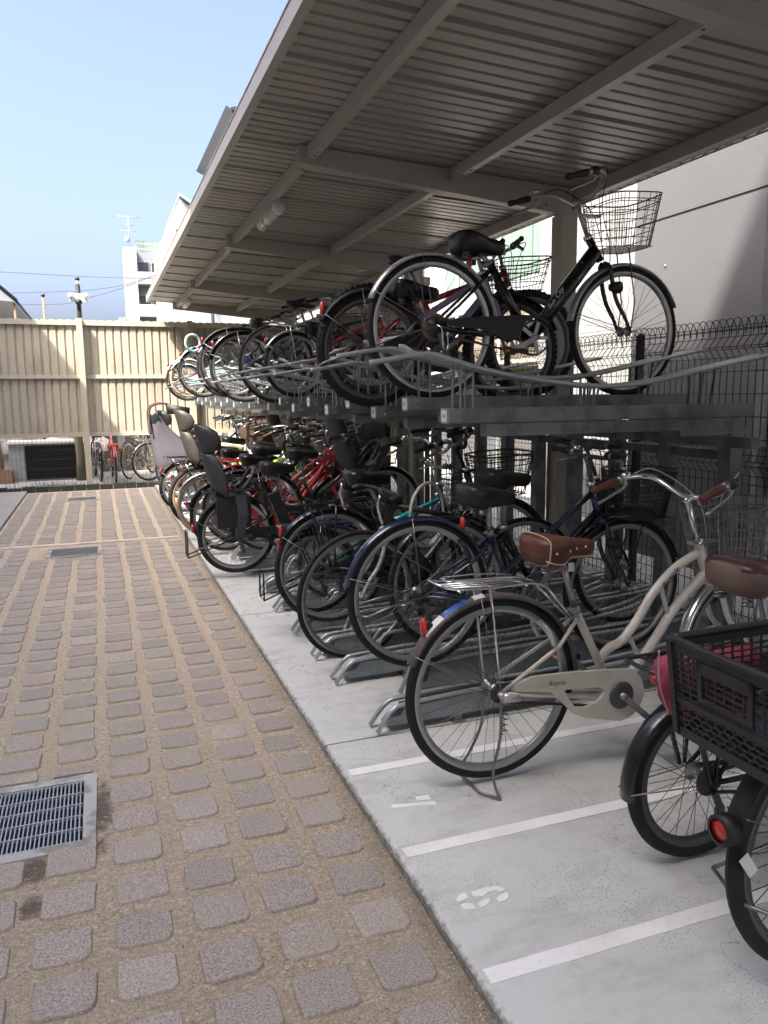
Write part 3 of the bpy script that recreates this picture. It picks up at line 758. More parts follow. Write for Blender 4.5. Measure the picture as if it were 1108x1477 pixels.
for i, yb in enumerate(BY):
    def zt(x): return zr(x) - 0.006
    # tapered box beam with flanges
    pr = [(1.225, zt(1.225) - 0.105), (3.05, zt(3.05) - 0.175), (3.21, zt(3.21) - 0.165), (3.21, zt(3.21)), (1.225, zt(1.225))]
    MB().prism([(a - OX, b_) for a, b_ in pr], (yb - 0.040 - OY, yb + 0.040 - OY)).obj('beam', 'shelter_paint', SH)
    bt = MB()
    for dx, dz in ((2.93, -0.06), (2.93, -0.13), (3.14, -0.06), (3.14, -0.13)):
        bt.cyl((dx - OX, yb - 0.052 - OY, zt(dx) + dz), (dx - OX, yb - 0.041 - OY, zt(dx) + dz), 0.011, 6)
    bt.obj('bolts', 'galvanised', SH)
    zc = zt(3.05) - 0.178
    yc = yb if i < 4 else yb - 0.02
    cbox('column', 3.04, 3.165, yc - 0.062, yc + 0.062, 0.206 if False else 0.03, zc, 'beige_trim')
# tube lights on the outer purlin
def tube_light(y, label):
    t = tag(empty('tube_light', None, (1.335, y, 2.86)), label, 'light', 'tube lights under the shelter roof')
    MB().box(-0.022, 0.022, -0.29, 0.29, -0.03, 0.015).obj('housing', 'white_plastic', t)
    MB().lathe([(0.0, -0.28), (0.042, -0.28), (0.042, 0.28), (0.0, 0.28)], (0, 0, -0.055), 18, 0, 2 * PI, 'y').obj('diffuser', 'clear_plastic', t)
    b_ = MB(); [b_.cyl((0, s - 0.022, -0.055), (0, s + 0.022, -0.055), 0.0445, 16) for s in (-0.30, 0.30)]; b_.obj('end_cap', 'white_plastic', t)
tube_light(6.15, 'larger looking tube light under the roof edge nearest the camera')
tube_light(12.1, 'far tube light under the shelter roof by the end fence')
tube_light(0.4, 'tube light under the shelter roof overhead behind the camera')

# ---- the two tier rack
def number_digits(n): return text_mesh(str(n), 0.030, 'ink')
RK = tag(empty('two_tier_bicycle_rack', None, (3.0, 3.06, 0)), 'grey steel two tier bicycle rack with sliding upper trays and posts', 'bicycle rack')
TRAYS = [3.06 + 0.46 * k for k in range(22)]
def tray_z(k): return 0.0 if k % 2 == 0 else 0.048
ch = MB()   # C-channel with lips
ch.box(1.40, 3.06, -0.036, 0.036, 1.322, 1.327); ch.box(1.40, 3.06, -0.038, -0.034, 1.327, 1.385); ch.box(1.40, 3.06, 0.034, 0.038, 1.327, 1.385)
ch.box(1.40, 3.06, -0.034, -0.022, 1.381, 1.385); ch.box(1.40, 3.06, 0.022, 0.034, 1.381, 1.385)
m_ch = MB().mesh('x', 'rack_steel'); 
ch.v = [(a - 3.0, b_, c_) for a, b_, c_ in ch.v]; m_channel = ch.mesh('channel', 'rack_steel')
sb = MB().box(-1.42, -0.02, -0.030, 0.030, 1.262, 1.318); m_slide = sb.mesh('slide_rail', 'rack_steel')
bars = []
for sgn in (-1, 1):
    if sgn < 0: front = [(1.035, -0.075, 1.574), (1.07, -0.072, 1.580)]
    else: front = [(1.215, 0.075, 1.648), (1.24, 0.066, 1.644)]
    pth = front + [(1.29, sgn * 0.042, 1.612), (1.40, sgn * 0.036, 1.592), (1.587, sgn * 0.034, 1.545), (1.85, sgn * 0.034, 1.503), (2.157, sgn * 0.034, 1.475), (2.45, sgn * 0.034, 1.495), (2.80, sgn * 0.034, 1.56), (3.10, sgn * 0.034, 1.615), (3.14, sgn * 0.034, 1.618)]
    bars.append(MB().tube([(p[0] - 3.0, p[1], p[2]) for p in smoothpts(pth, 4)], 0.0115, 8).mesh('guide_bar', 'bright_tube'))
def zbar(x):
    P = [(1.29, 1.612), (1.587, 1.545), (1.85, 1.503), (2.157, 1.475), (2.45, 1.495), (2.80, 1.56), (3.14, 1.618)]
    for (a, b_), (c_, d) in zip(P, P[1:]):
        if a <= x <= c_: return b_ + (d - b_) * (x - a) / (c_ - a)
    return 1.6
stay = MB()
m_stays = []
for x in (1.45, 1.51, 2.05, 2.12, 2.72, 2.78):
    lean = 0.03 if x == 2.78 else 0
    for s in (-1, 1): m_stays.append(MB().bar((x - 3.0, s * 0.040, 1.383), (x - 3.0 + lean, s * 0.037, zbar(x) - 0.006), 0.016, 0.004, (1, 0, 0)).mesh('bar_stay', 'rack_steel'))
bp = MB().box(-0.38, 0.02, -0.035, 0.035, 1.232, 1.262); m_brk = bp.mesh('bracket', 'rack_steel')
mp_ = MB().box(-0.075, 0.0, -0.040, 0.040, 0.03, 1.245).box(-0.095, 0.02, -0.055, 0.055, 0.028, 0.036); m_post = mp_.mesh('post', 'rack_steel')
for k, yy in enumerate(TRAYS):
    if yy > 12.9: break
    dz = tray_z(k); T = empty('upper_tray', RK, (0, yy - 3.06, dz))
    put('channel', m_channel, T); put('slide_rail', m_slide, T)
    put('guide_bar', bars[0], T); put('guide_bar', bars[1], T)
    for ms in m_stays: put('bar_stay', ms, T)
    e = MB().box(-1.606, -1.600, -0.040, 0.040, 1.320, 1.388).obj('end_cap', 'galvanised', T)
    lb = MB().box(-1.609, -1.606, -0.027, 0.027, 1.329, 1.379).obj('number_plate', 'white_plastic', T)
    if k < 6:
        me = number_digits(64 - k)
        d1 = put('number', me, T); d1.location = (-1.6096, 0, 1.354); d1.rotation_euler = (PI / 2, 0, -PI / 2)
    rv = MB()
    for z in (1.340, 1.370): rv.cyl((-1.555, -0.0415, z), (-1.555, -0.038, z), 0.004, 6)
    rv.obj('rivets', 'alloy', T)
    put('post', m_post, RK, (0, (yy - 3.06) * 0.985, 0))
    put('bracket', m_brk, RK, (0, (yy - 3.06), 0 if k % 2 == 0 else 0.002))
for (z0, z1, x0, x1) in ((1.105, 1.150, -0.052, -0.012), (1.20, 1.230, -1.0, -0.96), (0.036, 0.066, -0.055, -0.01)):
    y = 0
    if z0 < 0.1: continue
    for k in range(20):
        if x0 < -0.5: break
        MB().box(x0, x1, 0.041 + k * 0.4531, 0.4531 - 0.041 + k * 0.4531, z0, z1).obj('tie_bar', 'rack_steel', RK)
MB().box(-0.16, -0.10, -0.25, 9.6, 1.178, 1.230).obj('rear_beam', 'rack_steel', RK)

# ---- wheel rails bolted to the floor
def rail_mesh(z):
    t = []
    for s in (-1, 1):
        P = smoothpts([(0.0, s * 0.045, 0.012), (0.035, s * 0.043, 0.062 + z * .5), (0.075, s * 0.040, 0.102 + z), (0.14, s * 0.038, 0.118 + z), (0.5, s * 0.036, 0.135 + z), (1.1, s * 0.036, 0.150 + z), (1.6, s * 0.036, 0.19 + z * .6), (1.88, s * 0.036, 0.25)], 4)
        t.append(MB().tube(P, 0.0105, 8).mesh('rail_tube', 'bright_tube'))
    w = MB()
    top = [(0.13, 0.100), (0.5, 0.122), (1.1, 0.138), (1.55, 0.160)]
    low = [(1.60, 0.055), (0.09, 0.028), (0.045, 0.030), (0.075, 0.062), (0.105, 0.066)]
    poly = [(a, b_ + (z if b_ > 0.05 else z * .3)) for a, b_ in top] + [(a, b_ + z * .3) for a, b_ in low]
    poly.reverse()
    for s in (-1, 1): w.prism(poly, ((s * 0.036 - 0.0015), (s * 0.036 + 0.0015)))
    w.bar((0.05, 0, 0.035 + z * .3), (1.6, 0, 0.062 + z * .3), 0.069, 0.003)
    we = w.mesh('channel', 'galvanised')
    f = MB()
    for x in (0.35, 1.45): f.box(x, x + 0.06, -0.06, 0.06, 0.0, 0.006 + z * .3); f.box(x + .01, x + .05, -0.034, 0.034, 0.006 + z * .3, 0.038 + z * .3)
    fe = f.mesh('foot_plate', 'galvanised')
    return t, we, fe
RL = [rail_mesh(0.0), rail_mesh(0.055)]
LOW = [2.96, 3.565, 3.954, 4.42, 4.956, 5.446, 6.18, 6.70, 7.3, 7.9, 8.5, 9.1, 9.7, 10.3, 10.9, 11.5, 12.1]
HIGH = [3.25, 3.76, 4.20, 4.68, 5.2, 5.82, 6.44, 7.0, 7.6, 8.2, 8.8]
def rail(x, y, kind, label):
    t = tag(empty('wheel_rail', None, (x, y, 0.03)), label, 'wheel rail', 'steel wheel rails bolted to the parking slab')
    T, we, fe = RL[kind]
    put('rail_tube', T[0], t); put('rail_tube', T[1], t); put('channel', we, t); put('foot_plate', fe, t)
NEAR = {2.96: 'empty front wheel rail nearest the cream bicycle, low to the slab', 3.565: 'low wheel rail running beside the navy bicycle rear wheel', 3.954: 'low wheel rail under the fenderless road bicycle wheel',
        4.42: 'low wheel rail one bay past the road bicycle', 4.956: 'low wheel rail beyond the navy small wheel bicycle', 5.446: 'low wheel rail on the near side of the black child seat bicycle', 6.18: 'low wheel rail under the black child seat bicycle', 6.70: 'low wheel rail just beyond the black child seat bicycle'}
NEAR.update({7.3: 'low wheel rail under the red city bicycle', 7.9: 'low wheel rail under the pale bicycle with tan sidewall tyres', 8.5: 'low wheel rail under the fat tyred bicycle with the taupe child seat', 9.1: 'low wheel rail beyond the first lime green bicycle', 9.7: 'low wheel rail beneath the bicycle with the brown front seat cover',
    10.3: 'low sunlit wheel rail just before the lavender covered bicycle', 10.9: 'low wheel rail under the lavender covered bicycle', 11.5: 'low wheel rail under the plain silver bicycle', 12.1: 'last low wheel rail before the end fence'})
for i, y in enumerate(LOW): rail(1.02, y, 0, NEAR[y])
NH = {3.25: 'raised wheel rail carrying the navy city bicycle', 3.76: 'raised wheel rail between the navy bicycle and the road bicycle', 4.20: 'raised wheel rail just behind the road bicycle wheel', 4.68: 'raised wheel rail by the small wheel navy bicycle'}
NH.update({5.2: 'raised wheel rail beyond the turquoise small wheel bicycle', 5.82: 'raised wheel rail on the near side of the bicycle with two dark child seats', 6.44: 'raised wheel rail under the black bicycle beyond the dark child seat', 7.0: 'raised wheel rail just before the red city bicycle', 7.6: 'raised wheel rail under the pinkish red bicycle',
    8.2: 'raised wheel rail under the mauve covered bicycle', 8.8: 'raised wheel rail under the first lime green bicycle'})
for i, y in enumerate(HIGH): rail(1.27, y, 1, NH[y])
# ================================================================ BUILDINGS
def window(parent, F, u0, u1, z0, z1, d=0.06, glass='window_dark', fr='white_paint', fw=0.05, mull=1, sill=True):
    """a framed window on a wall; F(u, w, z), w grows out of the wall"""
    def bx(mb_, a, b_, w0, w1, c_, dd):
        vs = [F(u, ww, z) for z in (c_, dd) for (u, ww) in ((a, w0), (b_, w0), (b_, w1), (a, w1))]
        return mb_.add(vs, [(0, 3, 2, 1), (4, 5, 6, 7), (0, 1, 5, 4), (1, 2, 6, 5), (2, 3, 7, 6), (3, 0, 4, 7)])
    f = MB()
    bx(f, u0 - fw, u1 + fw, 0.002, d, z1, z1 + fw); bx(f, u0 - fw, u1 + fw, 0.002, d, z0 - fw, z0); bx(f, u0 - fw, u0, 0.002, d, z0, z1); bx(f, u1, u1 + fw, 0.002, d, z0, z1)
    for i in range(mull):
        m_ = u0 + (u1 - u0) * (i + 1) / (mull + 1); bx(f, m_ - fw * .4, m_ + fw * .4, 0.002, d * .8, z0, z1)
    w = f.obj('window', fr, parent)
    bx(MB(), u0, u1, 0.002, 0.012, z0, z1).obj('pane', glass, w)
    if sill: bx(MB(), u0 - fw * 1.6, u1 + fw * 1.6, 0.002, d * 1.9, z0 - fw * 1.8, z0 - fw * 1.02).obj('sill', fr, w)
    return w
# grey rendered building at the right
t = tag(empty('grey_building', None, (4.2, 4.14, 0)), 'grey rendered building with a straight joint line behind the wire fence', 'building')
F = lambda u, w, z: (-w, u, z)
MB().box(0, 6, 0.0, 1.34, -0.02, 2.757).obj('wall', 'grey_render', t)
MB().box(0, 6, 0.0, 1.34, 2.775, 11).obj('wall', 'grey_render', t)
MB().box(0.010, 6, 0.01, 1.33, 2.757, 2.775).obj('joint_groove', 'brown_render', t)
vs_ = [(-0.001, 0, 2.748), (-0.001, 1.34, 2.748)]
MB().box(0.16, 6, -9, -0.001, -0.02, 11).obj('recessed_wall', 'white_render', t)
F2 = lambda u, w, z: (0.16 - w, u, z)
window(t, F2, -1.3, -0.12, 1.12, 2.20, 0.07, 'window_dark', 'dark_alloy', 0.05, 1)
window(t, F2, -1.3, -0.12, 3.0, 4.1, 0.07, 'window_dark', 'dark_alloy', 0.05, 1)
MB().box(0.07, 0.159, -9, -0.05, 1.02, 1.05).obj('ledge', 'white_paint', t)
cap = MB().ball((-0.006, 0.96, 2.41), 0.007, 0.010, 0.010).obj('vent_cap', 'pale_grey_paint', t)

# pale lit building set back behind it
t = tag(empty('white_building', None, (4.9, 5.5, 0)), 'bright white rendered wall set back beyond the grey building', 'building')
MB().box(0, 6, 0.0, 2.6, -0.02, 10).obj('wall', 'pale_render', t)
MB().box(-0.03, -0.001, 0.0, 2.6, 0.95, 1.02).obj('band', 'pale_grey_paint', t)
F3 = lambda u, w, z: (-w, u, z)
# building with pale green panels
t = tag(empty('green_panel_building', None, (6.0, 8.6, 0)), 'building with pale green wall panels above a grey band beyond the racks', 'building')
MB().box(0.02, 6, 0, 4.6, 0, 9).obj('wall', 'brown_render', t)
y = 0.0
while y < 4.5:
    MB().box(-0.01, 0.02, y + 0.012, y + 1.50, 3.16, 6.2).obj('panel', 'pale_green_glass', t)
    MB().cyl((-0.05, y + 0.9, 0.2), (-0.05, y + 0.9, 6.2), 0.028, 8).obj('down_pipe', 'white_paint', t); y += 1.52
MB().box(-0.05, 0.018, 0, 4.6, 2.78, 3.12).obj('band', 'pale_grey_paint', t)
MB().box(-0.05, 0.018, 0, 4.6, 2.48, 2.58).obj('ledge', 'stone_render', t)
MB().box(-0.6, -0.02, 0.4, 4.6, 1.85, 1.9).obj('canopy', 'stone_render', t)
MB().box(-0.04, 0.018, 0, 4.6, 0, 1.6).obj('plinth', 'grey_render', t)
# stone coloured house further off
t = tag(empty('stone_building', None, (6.5, 13.6, 0)), 'sunlit stone coloured wall showing under the back edge of the shelter', 'building')
MB().box(0, 8, 0, 18, 0, 7.5).obj('wall', 'stone_render', t)
for k in range(4): window(t, lambda u, w, z: (-w, u, z), 1.5 + 4 * k, 3.0 + 4 * k, 3.4, 4.6, 0.06)

# neighbour's apartment blocks that shade the aisle (left of the picture and behind it)
def block(name, label, x0, x1, y0, y1, h, face, m='white_far_render', storeys=None):
    t = tag(empty(name, None, ((x0 + x1) / 2, (y0 + y1) / 2, 0)), label, 'building'); cx_, cy_ = (x0 + x1) / 2, (y0 + y1) / 2
    MB().box(x0 - cx_, x1 - cx_, y0 - cy_, y1 - cy_, 0, h).obj('wall', m, t)
    MB().box(x0 - cx_ - .1, x1 - cx_ + .1, y0 - cy_ - .1, y1 - cy_ + .1, h, h + 0.25).obj('roof_edge', 'pale_grey_paint', t)
    return t, cx_, cy_
t, a, b_ = block('apartment_building', 'low apartment block along the left side of the aisle out of the picture', -11.0, -3.25, -4.0, 12.8, 5.9, 'x', 'white_render')
for k in range(5): window(t, lambda u, w, z: (3.875 + w, u, z), -7 + 3.1 * k, -5.4 + 3.1 * k, 1.0, 2.2, 0.05); window(t, lambda u, w, z: (3.875 + w, u, z), -7 + 3.1 * k, -5.4 + 3.1 * k, 3.8, 5.0, 0.05)
t, a, b_ = block('apartment_building', 'tall apartment block behind the camera on the left', -13.5, -8.2, -6, -2.0, 20.2, 'x', 'white_render')
for f_ in range(6):
    for k in range(2): window(t, lambda u, w, z: (u, 2.0 + w, z), -2.2 + 2.4 * k, -0.6 + 2.4 * k, 1.0 + 3.1 * f_, 2.4 + 3.1 * f_, 0.05)
t, a, b_ = block('apartment_building', 'tall apartment block directly behind the camera', -8.0, -0.5, -9, -4.75, 20.2, 'x', 'grey_render')
for f_ in range(6):
    for k in range(3): window(t, lambda u, w, z: (u, 2.125 + w, z), -3.2 + 2.4 * k, -1.6 + 2.4 * k, 1.0 + 3.1 * f_, 2.4 + 3.1 * f_, 0.05)

# ---- beyond the end fence
t = tag(empty('white_outbuilding', None, (-0.9, 15.6, 0)), 'white wall with curved relief panels behind the far wire mesh', 'outbuilding')
MB().box(-2.6, 0.9, 0, 0.2, 0, 2.3).obj('wall', 'white_render', t)
for cx_ in (-1.25, -0.35, 0.45):
    MB().lathe([(0.0, 0.0), (0.33, 0.0), (0.33, -0.05), (0.24, -0.07), (0.20, -0.03), (0.0, -0.03)], (cx_, -0.002, 1.12), 24, PI, 2 * PI, 'y').obj('relief', 'stone_render', t)
    MB().lathe([(0.0, 0.0), (0.28, 0.0), (0.26, -0.06), (0.0, -0.10)], (cx_ + 0.42, -0.002, 0.45), 24, 0, PI, 'y').obj('relief', 'white_render', t)
MB().box(-0.03, 0.03, -0.035, -0.003, 0, 2.3).obj('rib', 'grey_render', t).location.x = -0.05
MB().cyl((-0.78, -0.10, 0.02), (-0.86, -0.10, 1.5), 0.035, 10).obj('drain_pipe', 'rust_brown', t)
MB().box(0.9, 3.4, 0.6, 0.8, 0, 2.2).obj('rear_wall', 'brown_render', t)
for k in range(9): MB().box(0.95 + 0.27 * k, 1.10 + 0.27 * k, 0.56, 0.598, 0.45 if k < 2 else 0.65, 2.1).obj('panel', 'pale_grey_paint' if k % 3 else 'brown_render', t)
t = tag(empty('storage_shed', None, (-1.10, 14.9, 0)), 'white bin cabinet with a black louvred front behind the fence', 'cabinet')
MB().box(-0.40, 0.80, 0.0, 0.5, 0, 0.66).obj('body', 'pale_grey_paint', t)
MB().box(-0.44, 0.83, -0.05, 0.54, 0.66, 0.70).obj('lid', 'white_paint', t)
MB().box(-0.14, 0.74, -0.012, -0.001, 0.03, 0.62).obj('front_panel', 'pit', t)
lv = MB()
for k in range(16): lv.bar((-0.15, -0.016, 0.06 + k * 0.035), (0.73, -0.016, 0.06 + k * 0.035), 0.012, 0.012)
lv.obj('louvres', 'matte_black', t)
MB().bar((-0.14, -0.03, 0.30), (-0.20, -0.03, 0.30), 0.02, 0.02).obj('handle', 'alloy', t)
t = tag(empty('wooden_crate', None, (-2.05, 14.6, 0)), 'low wooden planter box behind the fence at the left', 'planter')
for k in range(6): MB().box(0.10 * k, 0.10 * k + 0.09, 0, 0.02, 0, 0.25).obj('plank', 'wood', t)
MB().box(0.0, 0.6, 0.022, 0.35, 0, 0.22).obj('body', 'wood', t)
t = tag(empty('tree_trunk', None, (-0.34, 14.7, 0)), 'dark bark covered tree trunk behind the fence post', 'tree')
MB().tube([(0, 0, -0.02), (0.01, 0, 0.4), (-0.02, 0.02, 0.9), (0.0, 0.0, 1.6), (0.05, 0.0, 2.2)], [0.085, 0.075, 0.07, 0.065, 0.06], 10).obj('trunk', 'brown_render', t)
# sensor light on a black pipe above the fence
t = tag(empty('security_camera_pole', None, (-0.175, 13.33, 2.2)), 'black pipe with a white sensor box rising above the end fence', 'camera pole')
MB().cyl((0, 0, 0), (0, 0, 0.98), 0.036, 12).obj('pole', 'matte_black', t)
MB().cyl((0, 0, 0.985), (0, 0, 1.05), 0.022, 10).obj('tip', 'white_plastic', t)
MB().cyl((0, 0, 1.05), (0, 0, 1.09), 0.034, 10).obj('cap', 'matte_black', t)
MB().box(-0.13, 0.13, -0.09, -0.04, 0.72, 0.84).obj('box', 'white_plastic', t)
MB().ball((-0.11, -0.12, 0.80), 0.045).ball((0.11, -0.12, 0.80), 0.045).obj('lamp_head', 'white_plastic', t)
MB().ball((0, -0.10, 0.71), 0.055, 0.05, 0.05).obj('sensor', 'matte_black', t)
t = tag(empty('vent_pipe', None, (-0.82, 16.0, 0)), 'thin rusty brown pipe poking up behind the left of the fence', 'pipe')
MB().cyl((0, 0, 0), (0, 0, 3.30), 0.020, 8).obj('pipe', 'rust_brown', t); MB().cyl((0, 0, 3.30), (0, 0, 3.34), 0.038, 8).obj('cap', 'matte_black', t)
# left house with a tiled eave
t = tag(empty('eave_house', None, (-3.6, 18, 0)), 'white house with a dark sloping eave at the far left', 'house')
MB().box(-5, 1.2, 0, 8, 0, 3.15).obj('wall', 'white_far_render', t)
MB().add([(1.3, -1, 3.35), (2.20, -1, 3.30), (0.2, -1, 5.1), (-5, -1, 5.1), (1.3, 9, 3.35), (2.20, 9, 3.30), (0.2, 9, 5.1), (-5, 9, 5.1)], [(0, 1, 2, 3), (1, 5, 6, 2), (0, 4, 5, 1), (4, 7, 6, 5), (0, 3, 7, 4)]).obj('roof', 'white_far_render', t)
MB().tube([(2.25, -1.0, 3.32), (0.25, -1.0, 5.14)], 0.04, 8).tube([(2.25, -1, 3.30), (2.25, 9, 3.30)], 0.03, 8).obj('gutter', 'dark_roof', t)
MB().cyl((2.20, -0.9, 0), (2.20, -0.9, 3.28), 0.022, 8).obj('down_pipe', 'rust_brown', t)
rr = MB()
for k in range(9): rr.cyl((0.9 + 0.12 * k, -1.6, 2.4), (0.9 + 0.12 * k, -1.6, 3.15 - 0.08 * k), 0.012, 6)
rr.cyl((0.8, -1.6, 3.22), (1.95, -1.6, 2.46), 0.018, 6).obj('railing', 'matte_black', t)

# white apartment tower in the distance
t = tag(empty('apartment_building', None, (4.9, 75, 0)), 'white apartment block with balconies in the distance beyond the fence', 'building')
MB().box(-1.6, 3.4, 0, 9, 0, 14.2).obj('wall', 'white_far_render', t)
MB().box(-1.9, -0.95, -0.8, 3, 0, 14.5).obj('stair_tower', 'white_far_render', t)
MB().box(-2.6, -1.95, 1.0, 4, 0, 8.6).obj('annex', 'pale_green_glass', t)
for k, z in enumerate((3.2, 5.9, 8.6, 11.4)):
    MB().box(-0.9, 2.3, -1.3, -0.02, z - 0.12, z).obj('balcony_slab', 'white_far_render', t)
    MB().box(-0.9, 2.3, -1.3, -1.2, z + 0.01, z + 0.95).obj('balcony_front', 'pale_grey_paint' if k != 3 else 'white_far_render', t)
    window(t, lambda u, w, z: (u, -w, z), 0.45, 1.55, z + 0.75, z + 1.9, 0.05, 'window_dark', 'pale_grey_paint', 0.06, 1, False)
for z in (4.2, 7.0, 9.7, 12.6): window(t, lambda u, w, z_: (u, -w, z_), -0.72, 0.18, z - 0.2, z + 0.75, 0.05, 'window_dark', 'pale_grey_paint', 0.05, 0, False)
for z in (2.0, 5.0, 8.0, 11.0): window(t, lambda u, w, z_: (u, -1.6 - w, z_), 2.6, 3.2, z, z + 1.1, 0.05, 'window_dark', 'dark_alloy', 0.05, 0, False)
MB().cyl((-0.92, -0.9, 0), (-0.92, -0.9, 14.4), 0.05, 8).obj('down_pipe', 'pale_grey_paint', t)
MB().box(-0.9, 2.3, -0.9, -0.84, 14.3, 14.36).box(-0.9, 2.3, -0.9, -0.84, 14.75, 14.8).box(-0.9, -0.85, -0.9, -0.84, 14.2, 14.8).box(0.7, 0.75, -0.9, -0.84, 14.2, 14.8).box(2.25, 2.3, -0.9, -0.84, 14.2, 14.8).obj('roof_railing', 'pale_grey_paint', t)
MB().box(-0.9, 1.6, 0.6, 0.7, 14.2, 15.3).obj('roof_panel_screen', 'pale_green_glass', t)
MB().box(2.3, 3.5, -1.6, 3, 0, 12.6).obj('side_tower', 'stone_render', t)
an = MB(); an.cyl((-1.35, -0.3, 14.5), (-1.35, -0.3, 17.2), 0.035, 6)
for z, l in ((15.9, 0.7), (16.4, 0.4), (17.1, 1.0)):
    an.cyl((-1.35 - l, -0.3, z), (-1.35 + l, -0.3, z), 0.022, 6)
    for q in range(-3, 4): an.cyl((-1.35 + l * q / 3, -0.6, z), (-1.35 + l * q / 3, 0.0, z), 0.018, 6)
an.ball((-1.55, -0.3, 15.2), 0.22, 0.15, 0.28); an.obj('antenna', 'pale_grey_paint', t)
# second pale building between the tower and the shelter
t = tag(empty('terrace_building', None, (5.2, 46, 0)), 'cream fronted terrace building just above the end fence', 'building')
MB().box(-0.2, 12, 0, 8, 0, 6.9).obj('wall', 'white_far_render', t)
for k in range(5):
    window(t, lambda u, w, z: (u, -w, z), 1.2 + 1.9 * k, 2.4 + 1.9 * k, 4.8, 6.2, 0.06, 'window_dark', 'dark_alloy', 0.05, 1)
    MB().cyl((0.5 + 1.9 * k, -0.12, 0), (0.5 + 1.9 * k, -0.12, 6.9), 0.05, 8).obj('down_pipe', 'pale_grey_paint', t)
MB().box(0.4, 12, -0.9, -0.02, 4.3, 4.42).obj('balcony_slab', 'pale_grey_paint', t)
# gabled grey house seen over the roof edge
t = tag(empty('gabled_house', None, (5.0, 35, 0)), 'pale grey gabled house with a slate roof peeking past the shelter edge', 'house')
MB().prism([(-1.9, 0), (2.0, 0), (2.0, 7.6), (-1.25, 9.65), (-1.9, 8.3)], (0, 7)).obj('wall', 'white_far_render', t)
MB().add([(-1.25, -0.2, 9.72), (2.3, -0.2, 7.45), (2.3, 7.2, 7.45), (-1.25, 7.2, 9.72), (-1.25, -0.2, 9.86), (2.3, -0.2, 7.6), (2.3, 7.2, 7.6), (-1.25, 7.2, 9.86)],
         [(0, 3, 2, 1), (4, 5, 6, 7), (0, 1, 5, 4), (1, 2, 6, 5), (2, 3, 7, 6), (3, 0, 4, 7)]).obj('roof', 'slate_roof', t)
window(t, lambda u, w, z: (u, -w, z), -1.45, -1.2, 7.2, 8.4, 0.05, 'window_dark', 'pale_grey_paint', 0.05, 0, False)
# tall dark edged building at the roof line
t = tag(empty('gutter_house', None, (5.2, 22, 0)), 'tall grey building with a dark sloping gutter above the shelter roof', 'building')
MB().prism([(-2.05, 0), (6, 0), (6, 9.6), (-1.35, 8.5), (-2.05, 7.2)], (0, 8)).obj('wall', 'pale_grey_paint', t)
MB().bar((-2.22, -0.25, 7.25), (-1.45, -0.25, 8.80), 0.34, 0.5, (0, 1, 0)).bar((-1.45, -0.25, 8.78), (4.0, -0.25, 9.75), 0.16, 0.5, (0, 1, 0)).obj('gutter', 'dark_roof', t)
MB().cyl((-2.12, -0.15, 0), (-2.12, -0.15, 7.2), 0.05, 8).obj('down_pipe', 'dark_roof', t)
# overhead cables
def cable(pts, label):
    o = MB().tube(smoothpts(pts, 8), 0.013, 4).obj('power_cable', 'dark_alloy'); tag(o, label, 'cable', 'overhead cables')
cable([(-14, 30, 5.9), (-2.8, 30, 5.68), (1.3, 30, 5.64), (9, 30, 5.8)], 'topmost thin cable crossing the sky above the end fence')
cable([(-14, 30.5, 4.4), (-2.6, 30.5, 5.05), (0.5, 30.5, 5.32), (2.6, 30.5, 5.95), (9, 30.5, 8.2)], 'middle cable rising to the right across the sky')
cable([(-14, 31, 4.6), (-2.5, 31, 4.72), (-0.2, 31, 5.0), (2.6, 31, 6.05), (9, 31, 9.2)], 'lowest cable curving up to the white apartment block')
